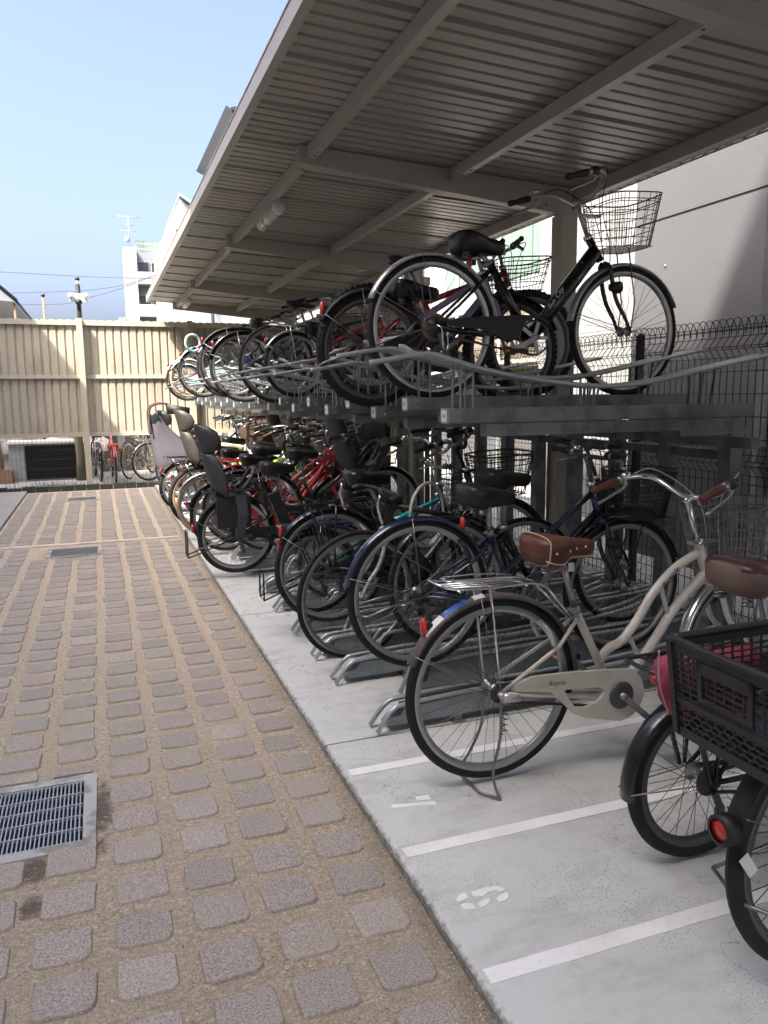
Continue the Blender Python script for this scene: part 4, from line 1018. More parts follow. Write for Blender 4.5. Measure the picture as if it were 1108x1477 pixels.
# ================================================================ BICYCLES
# bicycle space: rear tyre touches the ground at the origin, +x towards the front wheel, +y to the rider's left
_wc = {}
def wheel_meshes(Rw, tw, spokes, rim_m, tyre_m, knob, hubk, rimd, spoke_r):
    key = (Rw, tw, spokes, rim_m, tyre_m, knob, hubk, rimd, spoke_r)
    if key in _wc: return _wc[key]
    rc = Rw - tw / 2
    ty = MB(); prof = []
    for k in range(11):
        a = 2 * PI * k / 10; prof.append((rc + tw / 2 * math.cos(a), tw / 2 * math.sin(a)))
    ty.lathe(prof, (0, 0, 0), 64, axis='y')
    if knob:
        for i in range(56):
            a = 2 * PI * i / 56; ca, sa = math.cos(a), math.sin(a)
            for oy, rr in ((0.0, Rw), (tw * .33, Rw - tw * .12), (-tw * .33, Rw - tw * .12)):
                aa = a + (0.03 if oy else 0); c_, s_ = math.cos(aa), math.sin(aa)
                ty.bar((c_ * (rr - .004), oy - .006, s_ * (rr - .004)), (c_ * (rr - .004), oy + .006, s_ * (rr - .004)), 0.016, 0.014, (c_, 0, s_))
    rI = Rw - tw - rimd; rO = Rw - tw * 0.80; hw = tw * 0.34
    rim = MB().lathe([(rO, -hw), (rO - .004, -hw - .001), (rI + .004, -hw * .85), (rI, -hw * .4), (rI, hw * .4), (rI + .004, hw * .85), (rO - .004, hw + .001), (rO, hw), (rO - .006, hw * .6), (rO - .006, -hw * .6), (rO, -hw)], (0, 0, 0), 64, axis='y')
    sp = MB(); fl = 0.030
    hr = 0.024 if hubk == 'rear' else (0.045 if hubk in ('motor',) else 0.020)
    for i in range(spokes):
        side = 1 if i % 2 == 0 else -1; lead = 1 if (i // 2) % 2 == 0 else -1
        a = 2 * PI * i / spokes; ah = a + lead * (1.15 if hubk != 'front0' else 0)
        sp.tube([(hr * math.cos(ah), side * fl, hr * math.sin(ah)), (rI * math.cos(a), side * 0.003, rI * math.sin(a))], spoke_r, 3)
    hb = MB(); hb.lathe([(0, -0.052), (0.008, -0.052), (0.008, -0.036), (hr + .006, -0.032), (hr + .006, -0.028), (hr * .6, -0.024), (hr * .6, 0.024), (hr + .006, 0.028), (hr + .006, 0.032), (0.008, 0.036), (0.008, 0.052), (0, 0.052)], (0, 0, 0), 16, axis='y')
    r_ = dict(tyre=ty.mesh('tyre', tyre_m), rim=rim.mesh('rim', rim_m), spokes=sp.mesh('spokes', 'spoke_steel'), hub=hb.mesh('hub', 'alloy' if hubk != 'motor' else 'dark_alloy'))
    _wc[key] = r_; return r_

def arc(Rf, a0, a1, c, n=28): return [(c[0] + Rf * math.cos(a0 + (a1 - a0) * i / n), 0, c[1] + Rf * math.sin(a0 + (a1 - a0) * i / n)) for i in range(n + 1)]
def fender_mesh(c, Rf, w, a0, a1, m, n=30):
    b_ = MB(); rings = []
    for i in range(n + 1):
        a = a0 + (a1 - a0) * i / n; ca, sa = math.cos(a), math.sin(a); rg_ = []
        for (yy, dr) in ((-1, -.016), (-.82, -.005), (-.4, .001), (0, .003), (.4, .001), (.82, -.005), (1, -.016), (.80, -.008), (.38, -.002), (0, 0), (-.38, -.002), (-.80, -.008)):
            rr = Rf + dr; rg_.append((c[0] + rr * ca, yy * w / 2, c[1] + rr * sa))
        rings.append(rg_)
    return b_.loft(rings).mesh('fender', m)

def saddle_mesh(L=0.25, W=0.19, m='black_vinyl', th=0.05, sport=False, two=None):
    b_ = MB(); rings = []
    st = [(0.0, .62, .55), (.06, .92, .85), (.18, 1.0, 1.0), (.34, .90, 1.0), (.5, .58, .92), (.66, .34, .86), (.82, .26, .82), (.94, .22, .72), (1.0, .10, .4)]
    for t, w, h in st:
        x = -L * 0.45 + L * t; hw = W / 2 * w * (1 if not sport else .8); top = 0.012 * math.cos(t * PI) + 0.006 * (1 - t)
        th_ = th * h; r_ = []
        for k in range(14):
            a = 2 * PI * k / 14; yy = math.cos(a); zz = math.sin(a)
            if zz >= 0: z = top + 0.35 * th_ * (zz ** 0.8)
            else: z = top - th_ * (abs(zz) ** 0.5) * (0.7 if t > .4 else 1.0)
            r_.append((x, hw * (abs(yy) ** 0.75) * (1 if yy > 0 else -1), z))
        rings.append(r_)
    b_.loft(rings)
    mats = [m]
    if two:
        mats = [m, two]
        for i, f in enumerate(b_.f):
            zc = sum(b_.v[j][2] for j in f) / len(f); 
            ym = sum(abs(b_.v[j][1]) for j in f) / len(f)
            if len(f) > 4 or zc < 0.012: b_.mi[i] = 1
    return b_.mesh('saddle', mats)

def springs_mesh(coil=True):
    b_ = MB()
    for s in (-1, 1):
        b_.tube([(-0.09, s * .05, -0.035), (-0.03, s * .03, -0.052), (0.05, s * .018, -0.045), (0.12, s * .01, -0.03)], 0.0035, 5)
        if coil:
            P = [(-0.085 + 0.016 * math.cos(t * 1.2), s * .055 + 0.016 * math.sin(t * 1.2), -0.045 - 0.0021 * t) for t in range(0, 21)]
            b_.tube(P, 0.0035, 5)
            b_.tube([(-0.085, s * .055, -0.088), (-0.03, s * .02, -0.070), (0.02, 0, -0.062)], 0.004, 5)
    return b_.mesh('springs', 'steel_wire')

def wire_basket(L, W0, W1, H, r=0.0028, m='steel_wire', oval=False, pitch=0.034, lv=6, rim=0.004, lean=0.03):
    """open top basket: W0 at the bottom, W1 at the rim; L bottom length, flares forward by lean"""
    def loop(k, z):
        t = z / H; w = (W0 + (W1 - W0) * t) / 2; l0 = -L / 2 - 0.02 * t; l1 = L / 2 + lean * t + 0.02 * t; P = []
        n = 36
        for i in range(n):
            a = 2 * PI * i / n; e = 0.45 if not oval else 0.8
            cx_ = abs(math.cos(a)) ** e * (1 if math.cos(a) >= 0 else -1); sy = abs(math.sin(a)) ** e * (1 if math.sin(a) >= 0 else -1)
            P.append(((l0 + l1) / 2 + (l1 - l0) / 2 * cx_, w * sy, z))
        return P
    b_ = MB()
    for i in range(lv + 1):
        z = H * i / lv; b_.tube(loop(36, z), rim if i == lv else r * .8, 4, True)
    b_.tube(loop(36, H * 0.88), r, 4, True)
    top = loop(36, H); bot = loop(36, 0)
    per = int(2 * (L + W1) / pitch)
    for i in range(per):
        t = i / per * 36; j = int(t); f = t - j
        a = [top[j][q] * (1 - f) + top[(j + 1) % 36][q] * f for q in range(3)]; c_ = [bot[j][q] * (1 - f) + bot[(j + 1) % 36][q] * f for q in range(3)]
        b_.tube([a, c_], r * .8, 3)
    for i in range(int(W0 / pitch) + 1):
        y = -W0 / 2 + 0.01 + i * pitch
        if abs(y) < W0 / 2: b_.tube([(-L / 2 + .01, y, 0), (L / 2 - .01, y, 0)], r * .8, 3)
    for i in range(int(L / (pitch * 1.3)) + 1):
        x = -L / 2 + 0.01 + i * pitch * 1.3
        if abs(x) < L / 2: b_.tube([(x, -W0 / 2 + .01, 0), (x, W0 / 2 - .01, 0)], r * .8, 3)
    return b_

def child_seat(parent, m='grey_plastic', head=True, at=(0, 0, 0), foot=True, front=False, scale=1.0):
    """tall backed child seat; origin at the middle of its seat pan, facing +x"""
    T = empty('child_seat', parent, at); T.scale = (scale,) * 3
    def shell(st, name):
        b_ = MB(); rings = []
        for (x, z, w, bow) in st:
            r_ = []
            n = 9
            for k in range(n):
                a = -1 + 2 * k / (n - 1); r_.append((x + bow * a * a, w * math.sin(a * PI / 2), z + (0.02 * a * a if bow < .03 else 0)))
            for k in range(n - 1, -1, -1):
                a = -1 + 2 * k / (n - 1); r_.append((x - 0.014 + bow * a * a, (w + .004) * math.sin(a * PI / 2), z + (0.02 * a * a if bow < .03 else 0) - 0.004))
            rings.append(r_)
        b_.loft(rings); return b_.obj(name, m, T)
    if not front:
        shell([(0.10, -0.02, .13, .0), (0.0, -0.035, .15, .02), (-0.10, -0.03, .16, .05), (-0.155, 0.03, .165, .10), (-0.19, .12, .165, .13), (-0.215, .22, .15, .12), (-0.235, .31, .13, .09), (-0.24, .335, .09, .05)], 'backrest')
        if head: shell([(-0.235, .325, .10, .05), (-0.245, .36, .145, .13), (-0.258, .43, .16, .16), (-0.275, .50, .16, .15), (-0.285, .55, .13, .09), (-0.287, .565, .09, .04)], 'headrest')
        g = MB(); g.tube(smoothpts([(0.07, -.13, 0.02), (0.13, -.125, .10), (0.17, -.09, .17), (0.18, 0, .19), (0.17, .09, .17), (0.13, .125, .10), (0.07, .13, 0.02)], 4), 0.016, 8); g.obj('grab_bar', m, T)
        if foot:
            for s in (-1, 1):
                l = MB(); l.bar((0.04, s * .155, -0.02), (0.055, s * .185, -0.20), 0.035, 0.085, (1, 0, 0)).bar((0.05, s * .185, -0.19), (0.02, s * .195, -0.36), 0.035, 0.075, (1, 0, 0)).bar((-0.02, s * .20, -0.372), (0.12, s * .20, -0.36), 0.055, 0.02)
                l.obj('leg_guard', m, T)
        st = MB()
        for s in (-1, 1): st.bar((-0.14, s * .045, .33), (-0.10, s * .04, .02), 0.028, 0.006, (1, 0, 0))
        st.bar((-0.10, -.04, 0.04), (0.08, 0, 0.10), 0.028, 0.008).obj('strap', 'black_vinyl', T)
        MB().box(-0.10, 0.10, -0.06, 0.06, -0.075, -0.04).obj('mount', 'matte_black', T)
    else:
        shell([(0.12, -0.03, .12, .0), (0.0, -0.04, .14, .02), (-0.08, -0.03, .15, .05), (-0.12, 0.04, .15, .09), (-0.15, .14, .14, .10), (-0.18, .24, .13, .10), (-0.215, .34, .145, .10), (-0.235, .41, .12, .06)], 'backrest')
        shell([(0.30, .16, .10, -.02), (0.28, .10, .14, -.06), (0.24, .02, .16, -.10), (0.18, -.08, .15, -.09), (0.13, -.17, .11, -.05)], 'shield')
        MB().tube(smoothpts([(0.10, -.14, .04), (0.17, -.11, .14), (0.19, 0, .17), (0.17, .11, .14), (0.10, .14, .04)], 4), 0.016, 8).obj('grab_bar', m, T)
    return T

DEF = dict(R=0.335, Rf=None, wb=1.10, tw=0.034, spokes=36, spoke_r=0.0012, rim='alloy', tyre='rubber', knob=False, rimd=0.018,
    frame='parallel', paint='black_paint', fork=None, bbx=0.50, bbz=0.27, seat=(0.27, 0.83), seat_tube=(0.33, 0.60), head=((0.965, 0.66), (0.895, 0.845)), stem=(0.84, 0.985),
    fender='black_paint', fender_f='same', fa=(-8, 152), saddle='black_vinyl', saddle_kind='city', two=None, post='alloy',
    carrier=None, front_basket=None, rear_basket=None, bars='swept', grips='black_plastic', bar_m='alloy', chain='case', case_m=None, ebike=False,
    stand='centre', stand_down=False, reflector=True, light=True, lock=True, child=None, fchild=None, front_cover=None, rear_cover=None, steer=0, gear='derailleur', decal=None, lod=0)

def holed(outer, hole, y0, y1):
    from mathutils.geometry import tessellate_polygon
    pts = outer + hole; n = len(pts); no = len(outer)
    tri = tessellate_polygon([[Vector((p[0], p[1], 0)) for p in outer], [Vector((p[0], p[1], 0)) for p in hole]])
    b_ = MB(); vs = [(p[0], y0, p[1]) for p in pts] + [(p[0], y1, p[1]) for p in pts]; fs = []
    for t in tri:
        a, b2_, c = t; cr = (pts[b2_][0] - pts[a][0]) * (pts[c][1] - pts[a][1]) - (pts[b2_][1] - pts[a][1]) * (pts[c][0] - pts[a][0])
        if cr < 0: a, b2_, c = c, b2_, a
        fs.append((a, b2_, c)); fs.append((n + c, n + b2_, n + a))
    for i0, m_ in ((0, no), (no, len(hole))):
        for i in range(m_): fs.append((i0 + i, i0 + (i + 1) % m_, n + i0 + (i + 1) % m_, n + i0 + i))
    return b_.add(vs, fs)

def bicycle(name, label, pos, yaw=0.0, pitch=0.0, group=None, roll=0.0, **kw):
    P = dict(DEF); P.update(kw); hi = P['lod'] == 0; seg = 10 if hi else 7
    T = tag(empty(name, None, pos), label, 'bicycle', group)
    T.rotation_euler = (R(roll), -R(pitch), R(yaw))
    Rr = P['R']; Rf = P['Rf'] or Rr; wb = P['wb']; tw = P['tw']; H = (0, Rr); FH = (wb, Rf); BB = (P['bbx'], P['bbz'])
    SX, SZ = P['seat']; STx, STz = P['seat_tube']; (hbx, hbz), (htx, htz) = P['head']; stx, stz = P['stem']
    pm = P['paint']; fm = P['fork'] or pm; fdm = P['fender']; ffm = fdm if P['fender_f'] == 'same' else P['fender_f']
    # steering: everything ahead of the head tube turns about the head axis
    ax = Vector((htx - hbx, 0, htz - hbz)).normalized(); pv = Vector((hbx, 0, hbz))
    SM = Matrix.Translation(pv) @ Matrix.Rotation(R(P['steer']), 4, ax) @ Matrix.Translation(-pv)
    def fr(mb_, nm, m, par=None): 
        o = mb_.obj(nm, m, par or T)
        if par is None: o.matrix_basis = SM
        return o
    # wheels
    for which, (c, Rw, hk) in (('rear', (H, Rr, 'rear')), ('front', (FH, Rf, 'motor' if P['ebike'] == 'front' else 'front'))):
        me = wheel_meshes(Rw, tw, P['spokes'], P['rim'], P['tyre'], P['knob'], hk, P['rimd'], P['spoke_r'])
        W = empty('wheel', T)
        loc = Matrix.Translation((c[0], 0, c[1])) @ Matrix.Rotation(random.uniform(0, 0.4), 4, 'Y')
        W.matrix_basis = (SM @ loc) if which == 'front' else loc
        for k in ('tyre', 'rim', 'spokes', 'hub'): put(k, me[k], W)
    # frame
    f = MB(); kind = P['frame']; r1 = 0.0145
    f.tube([(BB[0], 0, BB[1]), (STx, 0, STz)], 0.016, seg)
    f.tube([(hbx, 0, hbz - .0), (htx, 0, htz)], 0.020, seg)
    f.tube([(BB[0], -0.036, BB[1]), (BB[0], 0.036, BB[1])], 0.022, seg)
    for s in (-1, 1):
        f.tube([(BB[0] - .02, s * .022, BB[1]), (BB[0] - .12, s * .040, BB[1] + .005), (H[0], s * .058, H[1])], [0.011, 0.010, 0.008], seg)
        f.tube([(STx, s * .015, STz - .03), (STx - .09, s * .038, STz - .12), (H[0], s * .058, H[1])], [0.008, 0.008, 0.007], seg)
    lo = Vector((hbx, 0, hbz)); hi_ = Vector((htx, 0, htz)); a1 = lo.lerp(hi_, 0.75); a0 = lo.lerp(hi_, 0.2)
    if kind == 'twin_curve':
        sx = BB[0] + (STx - BB[0]) * .36; sz = BB[1] + (STz - BB[1]) * .36
        f.tube(smoothpts([a1, (0.80, 0, 0.72), (0.70, 0, 0.63), (0.63, 0, 0.53), (0.56, 0, 0.455), (0.50, 0, 0.43), (sx, 0, sz)], 5), 0.0175, seg)
        f.tube(smoothpts([a0, (0.855, 0, 0.605), (0.79, 0, 0.54), (0.70, 0, 0.42), (0.60, 0, 0.31), (BB[0], 0, BB[1])], 5), 0.0185, seg)
        f.tube([(0.735, 0, 0.655), (0.775, 0, 0.535)], 0.009, 8).tube([(0.59, 0, 0.475), (0.645, 0, 0.375)], 0.009, 8)
    elif kind == 'thick':
        d0 = Vector((BB[0] + .03, 0, BB[1] + .03)); d1 = lo.lerp(hi_, .42)
        f.tube([d0, d0.lerp(d1, .5), d1], [0.034, 0.038, 0.038], 14); f.tube([(BB[0], 0, BB[1]), (STx, 0, STz)], 0.021, 12)
    elif kind == 'parallel':
        f.tube([a1, (BB[0] + (STx - BB[0]) * .42, 0, BB[1] + (STz - BB[1]) * .42)], r1, seg)
        f.tube([a0, (BB[0], 0, BB[1])], r1 * 1.1, seg)
    elif kind == 'diamond':
        f.tube([a1, (BB[0] + (STx - BB[0]) * .92, 0, BB[1] + (STz - BB[1]) * .92)], r1, seg)
        f.tube([a0, (BB[0], 0, BB[1])], r1 * 1.25, seg)
    elif kind == 'low':
        f.tube(smoothpts([lo.lerp(hi_, .45), (0.80 * wb / 1.1, 0, hbz - .10), (0.68 * wb / 1.1, 0, BB[1] + .14), (BB[0] + .08, 0, BB[1] + .04), (BB[0], 0, BB[1] + .01)], 5), 0.024, 12)
    elif kind == 'mtb':
        f.tube([a1, (BB[0] + (STx - BB[0]) * .85, 0, BB[1] + (STz - BB[1]) * .85)], 0.018, seg)
        f.tube([a0, (BB[0], 0, BB[1])], 0.023, seg)
    f.obj('frame', pm, T)
    if P['decal']:
        txt, u_, v_, sz, ang, mm = P['decal']
        d = put('decal', text_mesh(txt, sz, mm, 0.3), T); d.location = (u_, P.get('decal_y', -0.036), v_); d.rotation_euler = (PI / 2, -R(ang), 0)
    # fork, headset
    g = MB(); crown = Vector((hbx, 0, hbz)) + (Vector((hbx, 0, hbz)) - Vector((htx, 0, htz))).normalized() * 0.03
    for s in (-1, 1):
        g.tube(smoothpts([crown + Vector((0, s * .012, .01)), crown + Vector((0.012, s * .042, -0.02)), (crown.x + (FH[0] - crown.x) * .35, s * .046, crown.z + (FH[1] - crown.z) * .5), (FH[0] - .035, s * .049, FH[1] + .07), (FH[0], s * .052, FH[1])], 4), [0.012] * 4 + [0.012] * 4 + [0.011] * 4 + [0.009] * 4 + [0.007], seg)
    g.ball(tuple(crown), 0.022, 0.030, 0.016)
    fr(g, 'fork', fm)
    hs = MB().lathe([(0, -.008), (.022, -.008), (.024, .0), (.021, .012), (0, .012)], (0, 0, 0), 12, axis='z').mesh('headset', 'chrome')
    o = put('headset', hs, T); o.matrix_basis = SM @ Matrix.Translation((htx, 0, htz)) @ Vector((0, 0, 1)).rotation_difference(ax).to_matrix().to_4x4()
    # handlebar
    st = MB(); top = Vector((stx, 0, stz)); st.tube([(htx, 0, htz), top], 0.0115, seg); st.ball((top.x, 0, top.z), 0.016); st.tube([top, top + Vector((0.025, 0, 0.010))], 0.014, seg); fr(st, 'stem', P['bar_m'])
    bk = P['bars']; b_ = MB(); cx_, cz_ = stx + 0.03, stz + 0.012
    if bk == 'swept': bp_ = [(cx_, 0, cz_), (cx_ + .005, .06, cz_), (cx_ + .01, .13, cz_ + .03), (cx_ - .01, .20, cz_ + .068), (cx_ - .07, .245, cz_ + .074), (cx_ - .14, .262, cz_ + .060), (cx_ - .25, .270, cz_ + .030)]
    elif bk == 'flat': bp_ = [(cx_, 0, cz_), (cx_, .10, cz_), (cx_ - .01, .18, cz_ + .02), (cx_ - .035, .28, cz_ + .022)]
    elif bk == 'high': bp_ = [(cx_, 0, cz_), (cx_, .05, cz_), (cx_ - .02, .11, cz_ + .07), (cx_ - .045, .18, cz_ + .10), (cx_ - .12, .255, cz_ + .10), (cx_ - .20, .27, cz_ + .085)]
    else: bp_ = [(cx_, 0, cz_), (cx_, .10, cz_), (cx_ + .005, .185, cz_ - .002), (cx_ + .05, .200, cz_ - .004), (cx_ + .095, .205, cz_ - .025), (cx_ + .10, .208, cz_ - .07), (cx_ + .07, .210, cz_ - .115), (cx_ + .02, .212, cz_ - .135), (cx_ - .05, .214, cz_ - .142)]
    half = smoothpts(bp_, 5); full = [Vector((v.x, -v.y, v.z)) for v in reversed(half[1:])] + half
    b_.tube(full, 0.0112, seg); HB = fr(b_, 'handlebar', P['bar_m'] if bk != 'drop' else 'matte_black')
    for s in (-1, 1):
        if bk == 'drop':
            gp = [Vector((v.x, s * v.y, v.z)) for v in half[int(len(half) * .3):]]
            fr(MB().tube(gp, 0.0165, 8), 'grip', 'matte_black')
            hd = MB().tube([(cx_ + .085, s * .205, cz_ - .02), (cx_ + .125, s * .205, cz_ + .005), (cx_ + .14, s * .205, cz_ + .045)], [.018, .018, .014], 8)
            fr(hd, 'brake_hood', 'matte_black')
            fr(MB().tube(smoothpts([(cx_ + .138, s * .205, cz_ + .02), (cx_ + .15, s * .203, cz_ - .03), (cx_ + .135, s * .20, cz_ - .085), (cx_ + .12, s * .20, cz_ - .12)], 3), 0.007, 6, flat=1.6), 'brake_lever', 'chrome')
        else:
            e = Vector((half[-1].x, s * half[-1].y, half[-1].z)); p = Vector((half[-8].x, s * half[-8].y, half[-8].z)); d = (e - p).normalized()
            e2 = e + d * .004; g0 = e2 - d * .115
            k = []
            for i in range(9):
                t = i / 8; k.append(0.0155 + 0.0022 * math.sin(t * PI * 2.0) * (1 if i < 8 else 0))
            fr(MB().tube([g0.lerp(e2, i / 8) for i in range(9)], k, 10).ball(tuple(e2), 0.0165), 'grip', P['grips'])
            lv = MB(); q = g0 - d * .012
            dn = Vector((0.25, 0, -1)).normalized()
            lv.tube([q + Vector((.01, 0, 0)), q + Vector((.035, 0, -.018)), q + Vector((.045, 0, -.03)) + d * .03, q + dn * .055 + d * .09, q + dn * .062 + d * .125], [.010, .009, .0065, .0055, .006], 6, flat=1.3)
            lv.tube([q - d * .012, q + d * .012], 0.017, 8); fr(lv, 'brake_lever', 'alloy')
            if hi and s < 0 and P['gear'] != 'none': fr(MB().tube([q - d * .045, q - d * .015], 0.021, 10), 'shifter', 'black_plastic')
            if hi and s > 0: fr(MB().lathe([(0, .0), (.024, .002), (.024, .008), (.018, .018), (0, .024)], (q.x + .0, q.y - s * .035, q.z + .014), 14, axis='z'), 'bell', 'chrome')
    # cables
    if hi or P['lod'] == 1:
        for s in (-1, 1):
            sx_, sy_, sz_ = half[-9].x, s * half[-9].y, half[-9].z
            fr(MB().tube(smoothpts([(sx_, sy_, sz_), (sx_ + .10, sy_ * .8, sz_ + .03), (cx_ + .09, s * .05, cz_ - .03), (hbx + .03, s * .03, hbz + .08), (hbx + .04, s * .025, hbz - .02)], 5), 0.0026, 5), 'cable', 'black_plastic' if P['bar_m'] != 'chrome' else 'silver_paint')
    # saddle
    MB().tube([(STx, 0, STz), (SX + .015, 0, SZ - .05)], 0.0125, seg).obj('seat_post', P['post'], T)
    MB().tube([(STx + .004, -.0, STz - .012), (STx - .004, 0, STz + .014)], 0.020, seg).tube([(STx - .02, -.026, STz), (STx - .02, .026, STz)], 0.006, 6).obj('seat_clamp', 'alloy', T)
    sk_ = P['saddle_kind']
    sm_ = saddle_mesh(0.275, 0.215, P['saddle'], 0.088, False, P['two']) if sk_ == 'city' else saddle_mesh(0.265, 0.15, P['saddle'], 0.040, True) if sk_ == 'sport' else saddle_mesh(0.29, 0.23, P['saddle'], 0.085, False)
    sa = put('saddle', sm_, T, (SX, 0, SZ))
    put('springs', springs_mesh(sk_ != 'sport'), sa)
    if P.get('piping'):
        s_ = MB(); vs0 = sm_.vertices
        for (ra, rb, f_) in ((1, 2, .35),):
            ring_ = []
            for k in range(14):
                a, b2_ = Vector(vs0[ra * 14 + k].co), Vector(vs0[rb * 14 + k].co); q = a.lerp(b2_, f_); ring_.append((q.x, q.y * 1.025, q.z + (.002 if q.z > 0 else -.002)))
            s_.tube(smoothpts(ring_, 3, True), .0030, 5, True)
        low = [Vector(vs0[r_ * 14 + 8].co) for r_ in range(1, 8)]
        s_.tube(smoothpts([(q.x, q.y * 1.04, q.z - .004) for q in low], 3), .0028, 5).tube(smoothpts([(q.x, -q.y * 1.04, q.z - .004) for q in low], 3), .0028, 5)
        s_.obj('piping', 'beige_vinyl', sa)
        rv = MB(); [rv.ball((x_, -y_, -.010), .005, .003, .005, 8, 4) for x_, y_ in ((-.07, .104), (-.0, .080), (.05, .046), (.10, .030))]; rv.obj('rivets', 'chrome', sa)
    # fenders
    if fdm:
        fe = put('fender', fender_mesh(H, Rr + 0.014, tw + .022, R(P['fa'][0]), R(P['fa'][1]), fdm), T)
        sy = MB()
        for s in (-1, 1):
            for a in (P['fa'][1] - 6, 100):
                sy.tube([(H[0] + (Rr + .012) * math.cos(R(a)), s * (tw / 2 + .008), H[1] + (Rr + .012) * math.sin(R(a))), (H[0] - .01, s * .060, H[1])], 0.0022, 5)
        sy.obj('fender_stay', 'steel_wire', fe)
    if ffm:
        fm_ = fender_mesh(FH, Rf + 0.014, tw + .022, R(22), R(172), ffm)
        fe = put('fender', fm_, T); fe.matrix_basis = SM
        sy = MB()
        for s in (-1, 1): sy.tube([(FH[0] + (Rf + .012) * math.cos(R(165)), s * (tw / 2 + .008), FH[1] + (Rf + .012) * math.sin(R(165))), (FH[0], s * .060, FH[1])], 0.0022, 5)
        sy.obj('fender_stay', 'steel_wire', fe)
    # drive train
    ch_ = P['chain']; cm = P['case_m'] or pm; rc_ = 0.095
    L_ = BB[0]
    d_ = math.atan2(BB[1] - Rr, BB[0])
    def along(u, v): return (u * math.cos(d_) - v * math.sin(d_), Rr + u * math.sin(d_) + v * math.cos(d_))
    dl = math.hypot(BB[0], BB[1] - Rr)
    if ch_ == 'case':
        out = [(0.05, 0.035), (0.12, 0.066), (dl * .6, 0.088)] + [(dl + .105 * math.cos(a), .105 * math.sin(a)) for a in [R(80 - 20 * i) for i in range(9)]] + [(dl * .72, -0.092), (dl * .62, -0.075), (dl * .40, 0.008), (0.05, 0.010)]
        c_ = MB(); outer = [along(*q) for q in out]
        win = [along(*q) for q in ((dl * .50, 0.018), (dl * .80, 0.030), (dl * .86, 0.012), (dl * .80, -0.030), (dl * .68, -0.052), (dl * .62, -0.050))]
        c_ = holed(outer, win, -0.062, -0.048); C_ = c_.obj('chain_case', cm, T)
        MB().lathe([(0, -.004), (.050, -.004), (.054, 0), (.050, .003), (0, .003)], (BB[0], -.0655, BB[1]), 24, axis='y').obj('case_hub', 'dark_alloy', C_)
    else:
        if ch_ == 'half':
            top = [(0.04, 0.030), (0.10, 0.052), (dl * .55, 0.080), (dl * .85, .104)] + [(dl + .112 * math.cos(a), .112 * math.sin(a)) for a in (R(80), R(62), R(44))]
            inn = [(dl + .094 * math.cos(a), .094 * math.sin(a)) for a in (R(44), R(70), R(95), R(125), R(155), R(185))] + [(dl * .72, -.040), (dl * .58, -.006), (dl * .40, .014), (0.04, .008)]
            c_ = MB().prism(list(reversed([along(*q) for q in top + inn])), (-0.064, -0.050)); c_.obj('chain_case', cm, T)
        MB().torus((BB[0], -0.052, BB[1]), rc_ - .012, 0.005, 32, 6).obj('chainring', 'dark_alloy', T)
        sp_ = MB()
        for i in range(5): a = 2 * PI * i / 5; sp_.bar((BB[0], -.052, BB[1]), (BB[0] + .08 * math.cos(a), -.052, BB[1] + .08 * math.sin(a)), .018, .005, (0, 1, 0))
        sp_.obj('spider', 'alloy', T)
    if hi:
        up = MB(); a_ = along(0, 0.032); b2 = along(dl, 0.086 if ch_ != 'case' else .07); a3 = along(0, -0.032); b3 = along(dl, -.086 if ch_ != 'case' else -.05)
        up.bar((a_[0], -.050, a_[1]), (b2[0], -.050, b2[1]), .006, .009).bar((a3[0], -.050, a3[1]), (b3[0], -.050, b3[1]), .006, .009).obj('chain', 'chain', T)
        cg = MB()
        for i, rr in enumerate((.030, .036, .042, .048) if P['gear'] == 'derailleur' else (.036,)):
            cg.lathe([(.01, -.0012), (rr, -.0012), (rr, .0012), (.01, .0012)], (H[0], -.052 + i * .004, H[1]), 26, axis='y')
        cg.obj('sprocket', 'chain', T)
        if P['gear'] == 'derailleur':
            cg = MB().bar((.005, -.058, Rr - .03), (.03, -.060, Rr - .085), .012, .02).bar((.03, -.058, Rr - .085), (.045, -.056, Rr - .145), .008, .022).torus((.03, -.056, Rr - .09), .017, .004, 14, 5).torus((.045, -.056, Rr - .145), .017, .004, 14, 5)
            cg.obj('derailleur', 'dark_alloy', T)
            if P.get('guard'): MB().tube(smoothpts([(-.005, -.06, Rr + .01), (.01, -.085, Rr - .01), (.012, -.09, Rr - .06), (.02, -.085, Rr - .10), (.045, -.075, Rr - .10), (.05, -.06, Rr - .03)], 4), .004, 6).obj('derailleur_guard', 'chrome', T)
        else: MB().tube([(0, -.06, Rr), (0.0, -.085, Rr - .005)], .014, 10).tube([(0, -.085, Rr - .005), (.07, -.078, Rr - .02)], [.020, .012], 10).obj('hub_shifter', 'silver_paint', T)
    ca_ = P.get('crank', -38)
    for s, aa in ((-1, ca_), (1, ca_ + 180)):
        ex = BB[0] + .165 * math.cos(R(aa)); ez = BB[1] + .165 * math.sin(R(aa)); yy = s * .078
        cr = MB(); cr.bar((BB[0], yy, BB[1]), (ex, yy + s * .012, ez), .014, .024, (0, 0, 1)); cr.tube([(BB[0], yy - s * .03, BB[1]), (BB[0], yy + s * .01, BB[1])], .014, 10)
        C_ = cr.obj('crank', 'alloy' if P['bar_m'] != 'matte_black' else 'dark_alloy', T)
        pd = MB(); pd.box(ex - .045, ex + .045, yy + s * .02 if s > 0 else yy - .10, yy + s * .02 + .08 if s > 0 else yy - .02, ez - .010, ez + .010); PD = pd.obj('pedal', 'black_plastic', C_)
        rf = MB()
        for dx in (-.0465, .0455): rf.box(ex + dx, ex + dx + .001, yy + s * .06 - .022, yy + s * .06 + .022, ez - .006, ez + .006)
        rf.obj('pedal_reflector', 'amber_lens', PD)
    # carrier
    topz = Rr + (Rr + .05) if True else 0
    cz = 2 * Rr + .045 if P.get('carrier_z') is None else P['carrier_z']
